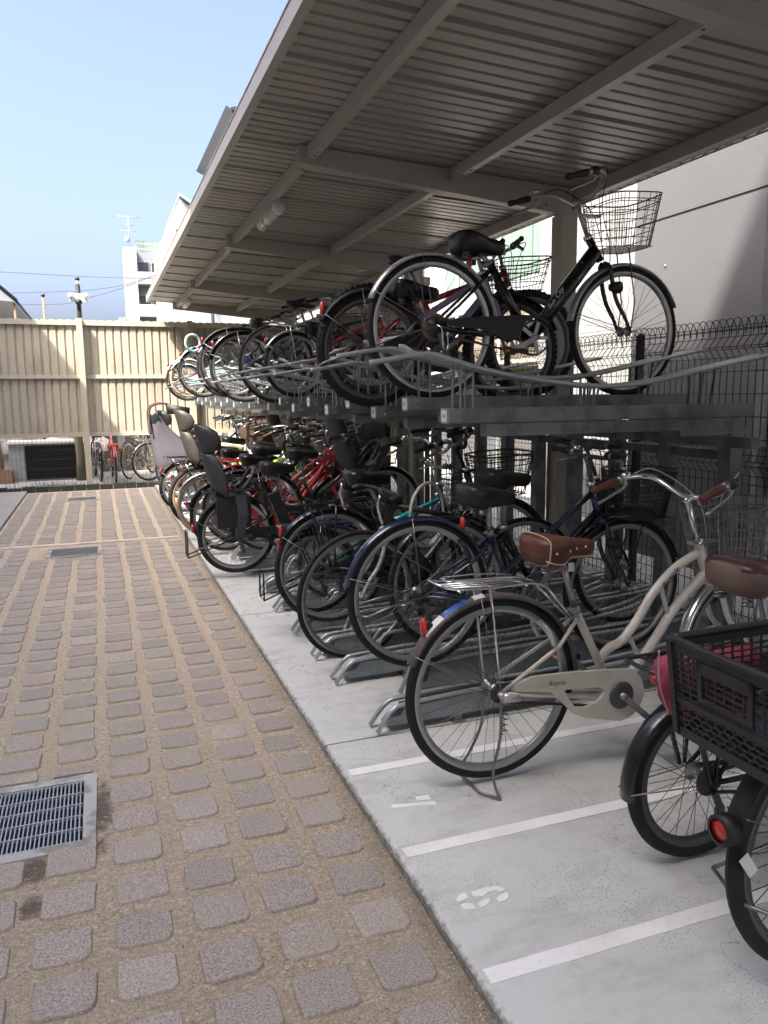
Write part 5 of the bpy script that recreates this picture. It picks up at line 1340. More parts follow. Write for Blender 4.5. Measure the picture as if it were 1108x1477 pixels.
    if P['carrier'] == 'wire':
        c_ = MB(); r_ = .0045
        lp = smoothpts([(0.19, -.045, cz - .02), (0.12, -.055, cz), (-.05, -.068, cz + .003), (-.19, -.066, cz + .012), (-.235, -.04, cz + .026), (-.24, 0, cz + .028), (-.235, .04, cz + .026), (-.19, .066, cz + .012), (-.05, .068, cz + .003), (0.12, .055, cz), (0.19, .045, cz - .02)], 4)
        c_.tube(lp, r_, 7)
        for y_ in (-.028, 0, .028): c_.tube([(0.15, y_, cz - .004), (-.20, y_, cz + .006)], r_ * .75, 6)
        for x_ in (.10, -.03, -.16): c_.tube([(x_, -.066, cz - .003), (x_, .066, cz - .003)], r_ * .8, 6)
        c_.tube([(0.19, -.045, cz - .02), (STx - .02, -.02, STz - .03)], r_, 6).tube([(0.19, .045, cz - .02), (STx - .02, .02, STz - .03)], r_, 6)
        for s in (-1, 1): c_.tube([(-.05, s * .068, cz), (-.03, s * .066, cz - .12), (H[0], s * .062, H[1])], r_, 6)
        c_.tube(smoothpts([(0.10, -.05, cz + .012), (-.02, -.05, cz + .026), (-.18, -.04, cz + .03), (-.19, 0, cz + .03), (-.18, .04, cz + .03), (-.02, .05, cz + .026), (.10, .05, cz + .012)], 3), .0035, 6)
        c_.obj('carrier', P.get('carrier_m', 'chrome'), T)
    elif P['carrier'] in ('tube', 'deck'):
        mm = P.get('carrier_m', 'black_paint'); c_ = MB(); ext = P.get('carrier_ext', 0.0)
        x0 = -.24 - ext
        if P['carrier'] == 'deck':
            c_.loft([[(x, y_, z) for y_, z in ((-.062, cz), (-.055, cz + .012), (.055, cz + .012), (.062, cz), (.055, cz - .004), (-.055, cz - .004))] for x in (x0, x0 + .02, .20, .36)], smooth=False)
            c_.tube([(.20, 0, cz - .01), (STx - .01, 0, STz - .03)], .012, 8)
        else:
            c_.tube(smoothpts([(0.20, -.06, cz), (-.20, -.068, cz), (x0, -.04, cz), (x0, .04, cz), (-.20, .068, cz), (0.20, .06, cz)], 3), .007, 7)
            for x_ in (.12, .02, -.08, -.18): c_.box(x_ - .012, x_ + .012, -.06, .06, cz - .003, cz + .002)
            for s in (-1, 1): c_.tube([(0.20, s * .06, cz), (STx - .02, s * .02, STz - .05)], .006, 6)
        for s in (-1, 1):
            c_.tube([(-.14, s * .062, cz), (-.02, s * .066, H[1] + .01)], .008, 7); c_.tube([(.02, s * .062, cz), (0, s * .066, H[1] + .01)], .006, 7)
        c_.obj('carrier', mm, T)
    # stands
    if P['stand'] == 'centre':
        z0 = (-.0) if P['stand_down'] else Rr * .9
        s_ = MB()
        if P['stand_down']:
            dx = P.get('stand_x', -.045); foot = -Rr + .012 + P.get('stand_z', 0.0)
            for s in (-1, 1): s_.tube(smoothpts([(0, s * .068, Rr), (-.005, s * .072, Rr - .16), (dx + .0, s * .095, 0.06), (dx, s * .15, 0.006 + P.get('stand_z', 0))], 4), .0055, 7)
            s_.tube([(dx, -.15, .006 + P.get('stand_z', 0)), (dx - .05, -.09, .012 + P.get('stand_z', 0)), (dx - .055, .09, .012 + P.get('stand_z', 0)), (dx, .15, .006 + P.get('stand_z', 0))], .0055, 7)
        else:
            for s in (-1, 1): s_.tube([(0, s * .068, Rr), (-.15, s * .075, Rr - .03), (-.28, s * .10, Rr - .07)], .0055, 6)
            s_.tube([(-.28, -.10, Rr - .07), (-.30, 0, Rr - .09), (-.28, .10, Rr - .07)], .0055, 6)
        ST = s_.obj('kickstand', P.get('stand_m', 'steel_wire'), T)
        if P['stand_down']: 
            cl = [(0.012 + .010 * math.cos(t * .9), -.074 + .010 * math.sin(t * .9), Rr - .03 - t * .0030) for t in range(40)]
            MB().tube(cl, .0022, 5).obj('stand_spring', 'dark_alloy', ST)
    elif P['stand'] == 'side':
        MB().tube([(.02, .068, Rr - .02), (-.10, .075, Rr + .04), (-.25, .085, Rr + .02)], .008, 7).obj('kickstand', 'alloy', T)
    # ring lock on the seat stays
    if P['lock']:
        mx_, mz_ = STx * .52, Rr + (STz - Rr) * .56
        l_ = MB().torus((0, 0, 0), .058, .0105, 20, 8, 'x', R(-35), R(215)); o = l_.obj('ring_lock', P.get('lock_m', 'silver_paint'), T)
        o.matrix_basis = Matrix.Translation((mx_ + .03, 0, mz_ + .04)) @ Matrix.Rotation(R(-28), 4, 'Y')
    # reflector, lamp
    if P['reflector']:
        a = R(P.get('refl_a', 142)); rr = Rr + .035; k = P.get('refl', 'oval')
        x_, z_ = H[0] + rr * math.cos(a), H[1] + rr * math.sin(a)
        o = MB().lathe([(0, -.006), (.020, -.006), (.024, 0), (.020, .010), (0, .013)], (0, 0, 0), 14, axis='x').obj('reflector', 'red_lens', T, (x_, 0, z_)); q_ = 1 if hi else .7; o.scale = (-1, .85 * q_, 1.5 * q_) if k == 'oval' else (-1, 1.3, 1.3)
        if k == 'round': MB().lathe([(.022, -.010), (.030, -.008), (.030, .024), (.026, .026), (.0, .026)], (0, 0, 0), 18, axis='x').obj('reflector_housing', 'matte_black', T, (x_ - .004, 0, z_)).scale = (1, 1.2, 1.2)
        MB().box(x_ + .004, x_ + .03, -.012, .012, z_ - .012, z_ + .012).obj('reflector_bracket', 'matte_black', T)
    if P['light']:
        lx, lz = FH[0] - .055, FH[1] + Rf + .05
        if P.get('light_low'): lx, lz = FH[0] - .10, FH[1] + Rf - .12
        o = fr(MB().lathe([(0, -.05), (.018, -.045), (.028, -.02), (.031, .012), (0, .012)], (lx, P.get('light_y', 0), lz), 14, axis='x'), 'headlight', 'black_plastic')
        MB().lathe([(.029, .0125), (.020, .018), (0, .020)], (lx, P.get('light_y', 0), lz), 14, axis='x').obj('lamp_lens', 'lamp_lens', o)
    # baskets
    fb = P['front_basket']
    if fb:
        bx_, bz_ = fb.get('at', (stx + .22, stz - .24)); k = dict(L=.25, W0=.24, W1=.34, H=.23); k.update({q: fb[q] for q in fb if q in ('L', 'W0', 'W1', 'H', 'oval', 'pitch', 'lv', 'r', 'rim', 'lean')})
        b_ = wire_basket(m=None, **k); o = b_.obj('basket', fb.get('m', 'steel_wire'), T); o.matrix_basis = SM @ Matrix.Translation((bx_, 0, bz_)) @ Matrix.Rotation(R(fb.get('tilt', -4)), 4, 'Y')
        fr(MB().tube([(bx_ + .02, -.05, bz_), (FH[0] + .02, -.055, FH[1] + .15), (FH[0], -.056, FH[1])], .004, 6).tube([(bx_ + .02, .05, bz_), (FH[0] + .02, .055, FH[1] + .15), (FH[0], .056, FH[1])], .004, 6), 'basket_stay', fb.get('stay_m', fb.get('m', 'steel_wire')))
        fr(MB().box(stx + .02, bx_ - k['L'] / 2 - .004, -.018, .018, bz_ + .15, bz_ + .162), 'basket_bracket', 'alloy' if fb.get('m') == 'steel_wire' else 'matte_black')
    rb = P['rear_basket']
    if rb:
        k = dict(L=.34, W0=.24, W1=.30, H=.20); k.update({q: rb[q] for q in rb if q in ('L', 'W0', 'W1', 'H', 'oval', 'pitch', 'lv', 'r', 'rim', 'lean')})
        o = wire_basket(m=None, **k).obj('basket', rb.get('m', 'black_wire'), T, (-.07, 0, cz + .012))
    if P['ebike']:
        bt = MB().loft([[(x, y_, z) for y_, z in ((-.038, z0), (-.042, z0 + .05), (-.03, z1), (.03, z1), (.042, z0 + .05), (.038, z0))] for x, z0, z1 in ((BB[0] - .035 + .0, BB[1] + .03, BB[1] + .10), (BB[0] - .13, BB[1] + .05, BB[1] + .38), (BB[0] - .15, BB[1] + .09, BB[1] + .42))])
        bt = MB(); dv = Vector((STx - BB[0], 0, STz - BB[1])).normalized(); p0 = Vector((BB[0] - .055, 0, BB[1] + .04)); bt.bar(p0, p0 + dv * .34, .075, .085, (1, 0, 0)); bt.obj('battery', P.get('batt_m', 'black_plastic'), T)
        MB().lathe([(0, -.055), (.07, -.05), (.08, -.03), (.08, .03), (.07, .05), (0, .055)], (BB[0] + .03, 0, BB[1] - .01), 20, axis='y').obj('motor', 'dark_alloy', T)
    if P['child']: child_seat(T, P['child'].get('m', 'grey_plastic'), P['child'].get('head', True), P['child'].get('at', (-.06, 0, cz + .09)), scale=P['child'].get('scale', 1.0))
    if P['fchild']: 
        s_ = child_seat(T, P['fchild'].get('m', 'grey_plastic'), True, (0, 0, 0), False, True, P['fchild'].get('scale', 1.0)); s_.matrix_basis = SM @ Matrix.Translation(P['fchild'].get('at', (stx + .10, 0, stz - .02))) @ Matrix.Scale(P['fchild'].get('scale', 1.0), 4)
    for key, par in (('front_cover', 'front'), ('rear_cover', 'rear')):
        cv = P[key]
        if cv:
            rr_ = random.Random(hash(label) % 1000 if False else len(label)); w = cv.get('w', .20); h = cv.get('h', .55); l = cv.get('l', .24); rings = []
            for i in range(9):
                t = i / 8; s_ = (0.82 + .25 * math.sin(t * PI * .9)) * (1 if t < .8 else 1 - (t - .8) * 2.2)
                rings.append([(l * s_ * math.cos(a) * (1 + rr_.uniform(-.10, .10)) - .03 * t, w * s_ * math.sin(a) * (1 + rr_.uniform(-.10, .10)), h * t + rr_.uniform(-.008, .008)) for a in [2 * PI * k / 14 for k in range(14)]])
            o = MB().loft(rings).obj('seat_cover', cv.get('m', 'lavender_cloth'), T, cv['at'])
    return T

LG = 'bicycles parked in the lower rack'; UG = 'bicycles parked in the upper rack'
# ---- lower level, near to far
cream = bicycle('city_bicycle', 'cream city bicycle with brown leather saddle standing on the painted bay marked seven', (1.29, 2.41, 0.042), 0.0, group=LG, R=.342, wb=1.155, tw=.037,
    frame='twin_curve', paint='cream_paint', fork='cream_paint', bbx=.52, bbz=.262, seat=(.265, .855), seat_tube=(.345, .60), head=((.965, .665), (.905, .815)), stem=(.845, .985), fender='smoky_fender', fender_f='chrome', fa=(-2, 158),
    saddle='brown_leather', piping=True, carrier='wire', carrier_z=.735, front_basket=dict(at=(1.13, .66), m='steel_wire', L=.26, W0=.27, W1=.40, H=.30, pitch=.030, lv=8, oval=False), bar_m='chrome', grips='brown_leather', case_m='cream_paint',
    gear='hub', stand_down=True, stand_z=-.012, light_low=True, light_y=.07, steer=7, crank=-42, refl_a=136, spokes=36, spoke_r=.0011, lock_m='silver_paint', decal=('Bicycle', .765, .688, .036, 47, 'ink'), decal_y=-.0195)
# stickers on the cream rear fender
def fender_patch(par, c, Rf, w, a0, a1, m, nm='sticker'):
    b_ = MB(); n = 6; v = []
    for i in range(n + 1):
        a = R(a0 + (a1 - a0) * i / n)
        for yy, dr in ((-.8, -.0035), (-.4, .0022), (0, .0042), (.4, .0022), (.8, -.0035)): v.append((c[0] + (Rf + dr) * math.cos(a), yy * w / 2, c[1] + (Rf + dr) * math.sin(a)))
    b_.add(v, [(i * 5 + k, i * 5 + k + 1, i * 5 + 6 + k, i * 5 + 5 + k) for i in range(n) for k in range(4)], True); return b_.obj(nm, m, par)
fender_patch(cream, (0, .342), .3575, .055, 108, 124, 'blue_sticker'); fender_patch(cream, (0, .342), .3575, .055, 125, 139, 'white_sticker'); fender_patch(cream, (0, .342), .3575, .055, 97, 104, 'white_sticker')
d = put('decal', text_mesh('....  Bicycle', .026, 'ink', .2), cream); d.location = (.215, -.0632, .352); d.rotation_euler = (PI / 2, R(4), 0)
MB().box(-.012, .012, -.001, .001, -.016, .016).obj('tag', 'white_sticker', cream, (.30, -.035, .775))

black_near = bicycle('city_bicycle', 'black bicycle with a large plastic rear basket, cut off at the right edge', (1.625, 1.27, .03), 0.0, group=LG, R=.335, tw=.042, frame='low', paint='black_paint',
    fender='matte_black', fa=(-4, 163), carrier='tube', carrier_z=.715, chain='ring', refl='round', refl_a=164, seat=(.33, .86), saddle='black_vinyl', crank=20, rim='dark_alloy', spoke_r=.0014, child=None, ebike=True, lock=False)
# moulded plastic basket on its carrier
def plastic_basket(par, x0, x1, w, z0, z1):
    """lattice walls, hexagon lower band, rolled rim and a handle opening on the end faces"""
    B = empty('rear_basket', par, (0, 0, 0)); fl = 1.10
    def P_(t, s, z):   # t: -1..1 round the wall by face, s: face number
        k = 1 + (fl - 1) * (z - z0) / (z1 - z0); cx_ = (x0 + x1) / 2; hx = (x1 - x0) / 2 * k; hy = w / 2 * k
        if s == 0: return (cx_ - hx, -t * hy, z)
        if s == 1: return (cx_ + t * hx, -hy, z)
        if s == 2: return (cx_ + hx, t * hy, z)
        return (cx_ - t * hx, hy, z)
    lat = MB(); hexb = MB(); solid = MB(); zb = z0 + (z1 - z0) * .36; zr_ = z1 - .028
    for s in range(4):
        n = 15 if s % 2 else 13
        for i in range(1, n):
            t = -1 + 2 * i / n
            lat.bar(P_(t, s, zb), P_(t, s, zr_), .0045, .004, (0, 0, 1) if False else (1, 0, 0) if s % 2 == 0 else (0, 1, 0))
        for j in range(8):
            z = zb + (zr_ - zb) * j / 8; lat.bar(P_(-1, s, z), P_(1, s, z), .004, .004)
        # hexagons
        nx = 14 if s % 2 else 12
        for j in range(4):
            z = z0 + .020 + (zb - z0 - .028) * j / 4; hh = (zb - z0 - .028) / 4
            for i in range(nx):
                t0 = -1 + 2 * (i + (.5 if j % 2 else 0)) / nx; t1 = t0 + 1.0 / nx; t2 = min(1, t0 + 2.0 / nx)
                if t0 > .98: continue
                hexb.bar(P_(t0, s, z), P_(t0, s, z + hh * .62), .0045, .0045, (1, 0, 0) if s % 2 == 0 else (0, 1, 0))
                hexb.bar(P_(t0, s, z + hh * .62), P_(min(1, t1), s, z + hh), .0045, .0045); hexb.bar(P_(min(1, t1), s, z + hh), P_(t2, s, z + hh * .62), .0045, .0045)
        for (za, zc) in ((z0 - .004, z0 + .020), (zb - .006, zb + .010), (zr_, z1)):
            a, b_, c_, d = P_(-1, s, za), P_(1, s, za), P_(1, s, zc), P_(-1, s, zc)
            mid = ((x0 + x1) / 2, 0); off = lambda p: (p[0] + (p[0] - mid[0]) * .018, p[1] + p[1] * .03, p[2])
            solid.add([a, b_, c_, d, off(a), off(b_), off(c_), off(d)], [(0, 1, 2, 3), (7, 6, 5, 4), (0, 4, 5, 1), (3, 2, 6, 7)])
        e = P_(-1, s, z0); f_ = P_(-1, s, z1 - .005); solid.bar(e, f_, .018, .016, (0, 1, 0))
    # rim
    rim = MB(); P4 = []
    for s in range(4): P4 += [P_(-.86, s, z1), P_(.86, s, z1)]
    rim.tube(smoothpts(P4, 3, True), .0095, 8, True)
    for s in (0, 2):
        z_a, z_b = z1 - .115, z1 - .028
        for (ta, tb, za, zc) in ((-.52, .40, z_b - .030, z_b), (-.52, .40, z_a - .012, z_a), (-.52, -.44, z_a, z_b), (.32, .40, z_a, z_b)):
            a, b_, c_, d = P_(ta, s, za), P_(tb, s, za), P_(tb, s, zc), P_(ta, s, zc); sx_ = -.007 if s == 0 else .007
            solid.add([a, b_, c_, d] + [(p[0] + sx_, p[1], p[2]) for p in (a, b_, c_, d)], [(0, 3, 2, 1), (4, 5, 6, 7), (0, 1, 5, 4), (1, 2, 6, 5), (2, 3, 7, 6), (3, 0, 4, 7)])
    fl_ = MB()
    for i in range(14): y = -w / 2 + .01 + (w - .02) * i / 13; fl_.bar((x0, y, z0), (x1, y, z0), .006, .005)
    for i in range(16): x = x0 + .01 + (x1 - x0 - .02) * i / 15; fl_.bar((x, -w / 2, z0 + .001), (x, w / 2, z0 + .001), .006, .005)
    lat.obj('lattice', 'basket_plastic', B); hexb.obj('honeycomb', 'basket_plastic', B); solid.obj('wall_band', 'basket_plastic', B); rim.obj('rim', 'basket_plastic', B); fl_.obj('basket_floor', 'basket_plastic', B)
    return B
plastic_basket(black_near, -.345, .08, .335, .600, .835)
MB().box(-.03, .03, -.0006, .0006, -.014, .014).obj('sticker', 'white_sticker', black_near, (-.31, -.035, .36)).rotation_euler = (0, R(55), 0)

b2 = bicycle('small_wheel_bicycle', 'dark electric bicycle with brown and tan saddle behind the big plastic basket', (1.655, 1.76, .03), 0.0, group=LG, R=.262, tw=.044, wb=1.04, frame='low', paint='matte_black', bbx=.44, bbz=.24, seat=(.175, .885), two='tan_vinyl', saddle='maroon_vinyl', seat_tube=(.27, .56),
    head=((.90, .56), (.84, .78)), stem=(.80, .97), fender='black_paint', fa=(-4, 186), carrier='tube', carrier_z=.640, chain='ring', rim='dark_alloy', tyre='rubber', ebike=True, refl_a=100, reflector=False, front_basket=dict(at=(1.02, .70), m='black_wire'), lock=True, lock_m='matte_black', crank=0, spoke_r=.0013, stand=None)
MB().ball((-.20, -.02, .60), .012, .016, .016).obj('reflector', 'red_lens', b2)

navy = bicycle('city_bicycle', 'navy blue city bicycle with a long blue rear fender and black oval front basket', (1.31, 3.20, .20), 0.0, -3.4, group=LG, R=.345, wb=1.115, tw=.035, frame='parallel', paint='navy_paint', fender='navy_paint', fender_f='black_paint', fa=(-10, 172),
    bbx=.50, bbz=.29, seat=(.31, .81), seat_tube=(.345, .62), head=((.945, .70), (.885, .86)), stem=(.85, .98), front_basket=dict(at=(1.16, .70), m='black_wire', oval=True, L=.26, W0=.27, W1=.36, H=.235, pitch=.017, lv=10, r=.0025), bars='flat', saddle='worn_black_vinyl',
    chain='ring', reflector=True, refl_a=58, carrier=None, light_low=True, light_y=-.06, lock=True, lock_m='black_plastic', bar_m='dark_alloy', crank=150, stand='centre')
road = bicycle('road_bicycle', 'black road bicycle with drop handlebars parked facing out with a fenderless front wheel', (2.19, 3.74, .08), 180.0, 0, group=LG, R=.343, wb=.985, tw=.027, frame='diamond', paint='matte_black', fork='silver_paint', fender=None, fender_f=None, rimd=.022,
    bbx=.42, bbz=.27, seat=(.17, .90), seat_tube=(.26, .72), head=((.815, .70), (.775, .83)), stem=(.80, .865), bars='drop', saddle='black_vinyl', saddle_kind='sport', chain='ring', stand=None, reflector=False, light=False, lock=False, bar_m='dark_alloy', spokes=28, spoke_r=.0011, steer=10)
o = tag(MB().torus((0, 0, 0), .165, .0085, 40, 8, 'y').cyl((-.03, 0, -.165), (.05, 0, -.165), .016, 10).obj('cable_lock', 'clear_plastic', None, (1.57, 3.66, .83)), 'translucent loop cable lock hanging from the drop handlebar', 'bicycle lock'); o.rotation_euler = (0, R(-25), R(35))
citya = bicycle('city_bicycle', 'black bicycle with a wide covered saddle raised high between the navy and road bicycles', (1.66, 3.60, .14), 0.0, group=LG, R=.335, frame='parallel', fender='black_paint', saddle_kind='wide', saddle='matte_black', seat=(.32, .875), stem=(.83, 1.0), bars='flat', bar_m='dark_alloy', chain='ring', carrier=None, lod=1, crank=60, reflector=False, lock=False)
ebk = bicycle('electric_bicycle', 'black electric bicycle with a handlebar display and square black wire basket', (1.22, 4.26, .13), 0.0, group=LG, R=.335, frame='low', fender='black_paint', seat=(.22, .85), head=((.93, .66), (.86, .86)), stem=(.80, .99), bars='high', bar_m='matte_black', ebike=True, front_basket=dict(at=(1.09, .70), m='black_wire', L=.28, W0=.26, W1=.40, H=.25, pitch=.045, lv=4, r=.004, rim=.006), chain='case', case_m='black_plastic', lod=0, carrier='tube', crank=90)
MB().box(-.03, .03, -.045, .045, -.012, .012).obj('display', 'black_plastic', ebk, (.80, .06, 1.105)).rotation_euler = (0, R(-25), 0)
MB().box(-.022, .022, -.035, .035, .0125, .0135).obj('display_screen', 'pale_grey_paint', ebk, (.80, .06, 1.105)).rotation_euler = (0, R(-25), 0)
mini = bicycle('small_wheel_bicycle', 'navy small wheel bicycle with a flat blue carrier board behind its low black saddle', (1.17, 4.42, .15), 0.0, group=LG, R=.252, tw=.036, wb=1.0, frame='low', paint='navy_paint', bbx=.42, bbz=.24, seat=(.33, .61), seat_tube=(.35, .47), head=((.85, .55), (.80, .74)), stem=(.77, .93), fender='navy_paint',
    fa=(-5, 165), carrier='deck', carrier_m='navy_paint', carrier_z=.535, carrier_ext=-.02, refl_a=140, saddle='worn_black_vinyl', case_m='navy_paint', lod=0, lock=False, light=True, crank=10)
gd = MB().tube([(-.33, -.06, .12), (-.33, -.06, .28), (-.33, .06, .28), (-.33, .06, .12)], .005, 6, True)
for s in (-1, 1): gd.tube([(0, s * .066, .25), (-.28, s * .06, .14), (-.33, s * .06, .12)], .005, 6)
gd.obj('rear_guard', 'matte_black', mini)
turq = bicycle('small_wheel_bicycle', 'turquoise small wheel bicycle with a black wire basket deep among the others', (1.42, 4.90, .10), 0.0, group=LG, R=.25, tw=.034, wb=.95, frame='mtb', paint='turquoise_paint', bbx=.40, bbz=.25, seat=(.20, .70), seat_tube=(.27, .48), head=((.81, .50), (.76, .66)), stem=(.73, .84), fender=None, fender_f=None, bars='flat', front_basket=dict(at=(.93, .56), m='black_wire', W1=.32, H=.22), chain='ring', lod=0, reflector=False)
kid6 = bicycle('electric_bicycle', 'black electric bicycle with dark grey front and rear child seats', (.965, 6.05, .065), 0.0, group=LG, R=.305, tw=.045, wb=1.14, frame='low', paint='matte_black', bbx=.47, bbz=.26, seat=(.33, .83), seat_tube=(.36, .56), head=((.97, .62), (.91, .80)), stem=(.87, .95), fender='matte_black', fa=(-4, 165),
    ebike=True, carrier='tube', carrier_m='matte_black', carrier_z=.655, child=dict(m='grey_plastic', at=(-.02, 0, .655), scale=.92), fchild=dict(m='grey_plastic', at=(.98, 0, .83), scale=1.05), chain='case', case_m='matte_black', lod=0, bars='high', bar_m='matte_black', refl_a=168, light=False, saddle='matte_black', crank=-100)
gd = MB().tube([(-.385, -.065, .16), (-.385, -.065, .36), (-.385, .065, .36), (-.385, .065, .16)], .0055, 6, True)
for s in (-1, 1): gd.tube([(0, s * .066, .30), (-.32, s * .065, .18), (-.385, s * .065, .16)], .0055, 6)
gd.obj('rear_guard', 'matte_black', kid6)
MB().box(-.16, .10, -.13, .13, .38, .62).obj('wheel_guard', 'matte_black', kid6)
b7 = bicycle('city_bicycle', 'black fendered bicycle with a worn black saddle just beyond the dark child seat', (1.30, 6.55, .13), 0.0, group=LG, R=.335, frame='parallel', paint='black_paint', fender='black_paint', fa=(-8, 165), saddle='matte_black', seat=(.33, .83), stem=(.83, .98), lod=1, front_basket=dict(at=(1.05, .70), m='black_wire'), chain='case', case_m='black_plastic', bars='high', bar_m='dark_alloy')
b8 = bicycle('city_bicycle', 'red city bicycle with sloping red frame tubes among the parked rows', (1.16, 7.10, .10), 0.0, group=LG, R=.33, frame='parallel', paint='red_paint', fender='black_paint', saddle='worn_black_vinyl', seat=(.27, .86), lod=1, reflector=True, front_basket=dict(m='black_wire'), case_m='red_paint', lock=False)
b9 = bicycle('city_bicycle', 'pinkish red bicycle with a silver front fender beyond the red one', (1.25, 7.62, .10), 0.0, group=LG, R=.335, frame='parallel', paint='pink_paint', fender='red_paint', fender_f='silver_paint', carrier='wire', carrier_m='red_paint', lod=1, front_basket=dict(m='black_wire'), case_m='pink_paint')
b10 = bicycle('electric_bicycle', 'black electric bicycle with a red rear reflector and thin fender near the sunlit slab', (1.03, 7.00, .06), 0.0, group=LG, R=.325, tw=.040, frame='low', paint='red_paint', fender='black_paint', fa=(-4, 170), lod=1, ebike=True, refl_a=160, carrier='tube', carrier_z=.68, stem=(.82, .98), bars='high')
b11 = bicycle('electric_bicycle', 'electric bicycle with a taupe rear child seat and fat black tyres', (.97, 8.35, .06), 0.0, group=LG, R=.335, tw=.052, frame='low', paint='silver_paint', fender=None, fender_f='silver_paint', rim='gum_rubber', lod=1, ebike=True, carrier='tube', carrier_z=.70, child=dict(m='taupe_plastic', at=(.05, 0, .72), scale=.95), chain='case', rear_cover=None, fchild=dict(m='black_plastic', at=(.95, 0, .84)))
b11b = bicycle('city_bicycle', 'pale bicycle with tan sidewall tyres next to the fat tyred one', (.98, 7.80, .06), 0.0, group=LG, R=.315, tyre='gum_rubber', frame='parallel', paint='white_paint', fender='silver_paint', lod=1, carrier=None, front_basket=dict(m='steel_wire'))
b12 = bicycle('sport_bicycle', 'bright lime green bicycle with a beige saddle in the lower rack', (1.12, 8.75, .10), 0.0, group=LG, R=.335, frame='mtb', paint='lime_paint', fender='black_paint', saddle='beige_vinyl', saddle_kind='city', seat=(.25, .79), seat_tube=(.32, .60), stem=(.80, .96), bars='flat', lod=1, chain='ring', carrier='wire', carrier_m='silver_paint', front_basket=None)
b13 = bicycle('sport_bicycle', 'second lime green bicycle partly hidden behind the first lime one', (1.22, 9.35, .10), 0.0, group=LG, R=.30, frame='mtb', paint='lime_paint', fender='black_paint', saddle='black_vinyl', lod=1, chain='ring', front_basket=dict(m='black_wire'), wb=1.02, bbx=.45)
b14 = bicycle('electric_bicycle', 'bicycle with a mauve fabric cover bundled over its front seat', (1.35, 8.25, .10), 0.0, group=LG, R=.30, frame='low', paint='matte_black', fender='matte_black', lod=1, front_cover=dict(at=(1.02, 0, .62), m='mauve_cloth', h=.56, w=.19, l=.21), bars='high', ebike=True)
b15 = bicycle('electric_bicycle', 'bicycle with a dark navy and mauve seat cover beside the rack posts', (1.62, 7.70, .10), 0.0, group=LG, R=.30, frame='low', paint='matte_black', fender='matte_black', lod=1, front_cover=dict(at=(.98, 0, .66), m='navy_cloth', h=.46, w=.22, l=.24), bars='high')
b16 = bicycle('electric_bicycle', 'bicycle with a lavender grey rain cover hooped over its rear child seat', (1.03, 10.9, .06), 0.0, group=LG, R=.30, tw=.045, frame='low', paint='white_paint', fender='silver_paint', lod=1, ebike=True, carrier='tube', carrier_z=.655, child=dict(m='black_plastic', at=(-.02, 0, .70), scale=.9), rear_cover=None, bars='high')
# rain cover: a loose tent over the child seat, gathered at the foot
hd = MB(); rg2 = random.Random(4); rings = []
for (z, xa, xb, w_) in ((.40, -.30, .16, .17), (.46, -.33, .24, .20), (.56, -.34, .22, .215), (.68, -.36, .12, .20), (.80, -.38, .02, .185), (.92, -.40, -.10, .175), (1.04, -.41, -.20, .17), (1.14, -.40, -.26, .155)):
    rg_ = []
    for k in range(22):
        a = 2 * PI * k / 22; ca = math.copysign(abs(math.cos(a)) ** .6, math.cos(a)); sa = math.copysign(abs(math.sin(a)) ** .6, math.sin(a)); wv = 1 + .07 * math.sin(k * 2.6 + z * 14) + rg2.uniform(-.03, .03)
        rg_.append(((xa + xb) / 2 + (xb - xa) / 2 * ca * wv, w_ * sa * wv, z + .02 * math.sin(k * 1.3)))
    rings.append(rg_)
hd.loft(rings, False, True).obj('rain_cover', 'lavender_cloth', b16)
MB().ball((-.33, -.165, 1.10), .06, .012, .075, 14, 8).obj('cover_window', 'window_dark', b16)
MB().tube(smoothpts([(-.39, -.17, .90), (-.40, -.17, 1.15), (-.36, -.16, 1.27), (-.20, -.15, 1.30), (-.05, -.14, 1.24)], 5), .014, 7).tube(smoothpts([(-.39, .17, .90), (-.40, .17, 1.15), (-.36, .16, 1.27), (-.20, .15, 1.30), (-.05, .14, 1.24)], 5), .014, 7).obj('hood_frame', 'brown_cloth', b16)
MB().loft([[(-.16, yy, 1.29), (-.15, yy, 1.16), (.12, yy, 1.14), (.13, yy, 1.24)] for yy in (-.17, .17)]).obj('hood', 'matte_black', b16)
b17 = bicycle('electric_bicycle', 'electric bicycle with a brown front seat cover between the taupe seated and lavender covered ones', (.94, 9.6, .06), 0.0, group=LG, R=.31, tw=.045, frame='low', paint='brown_cloth', fender='matte_black', lod=1, ebike=True, carrier='tube', carrier_z=.67, front_cover=dict(at=(.95, 0, .74), m='brown_cloth', h=.40, w=.18, l=.22), bars='high')
b18 = bicycle('city_bicycle', 'plain silver bicycle second from the end fence in the lower row', (1.05, 11.6, .08), 0, group=LG, R=.33, paint='silver_paint', fender='silver_paint', lod=2, front_basket=dict(m='steel_wire'))
b19 = bicycle('city_bicycle', 'dark bicycle parked last in the lower row by the end fence', (1.10, 12.3, .08), 0, group=LG, R=.33, paint='black_paint', fender='black_paint', lod=2, front_basket=dict(m='black_wire'))
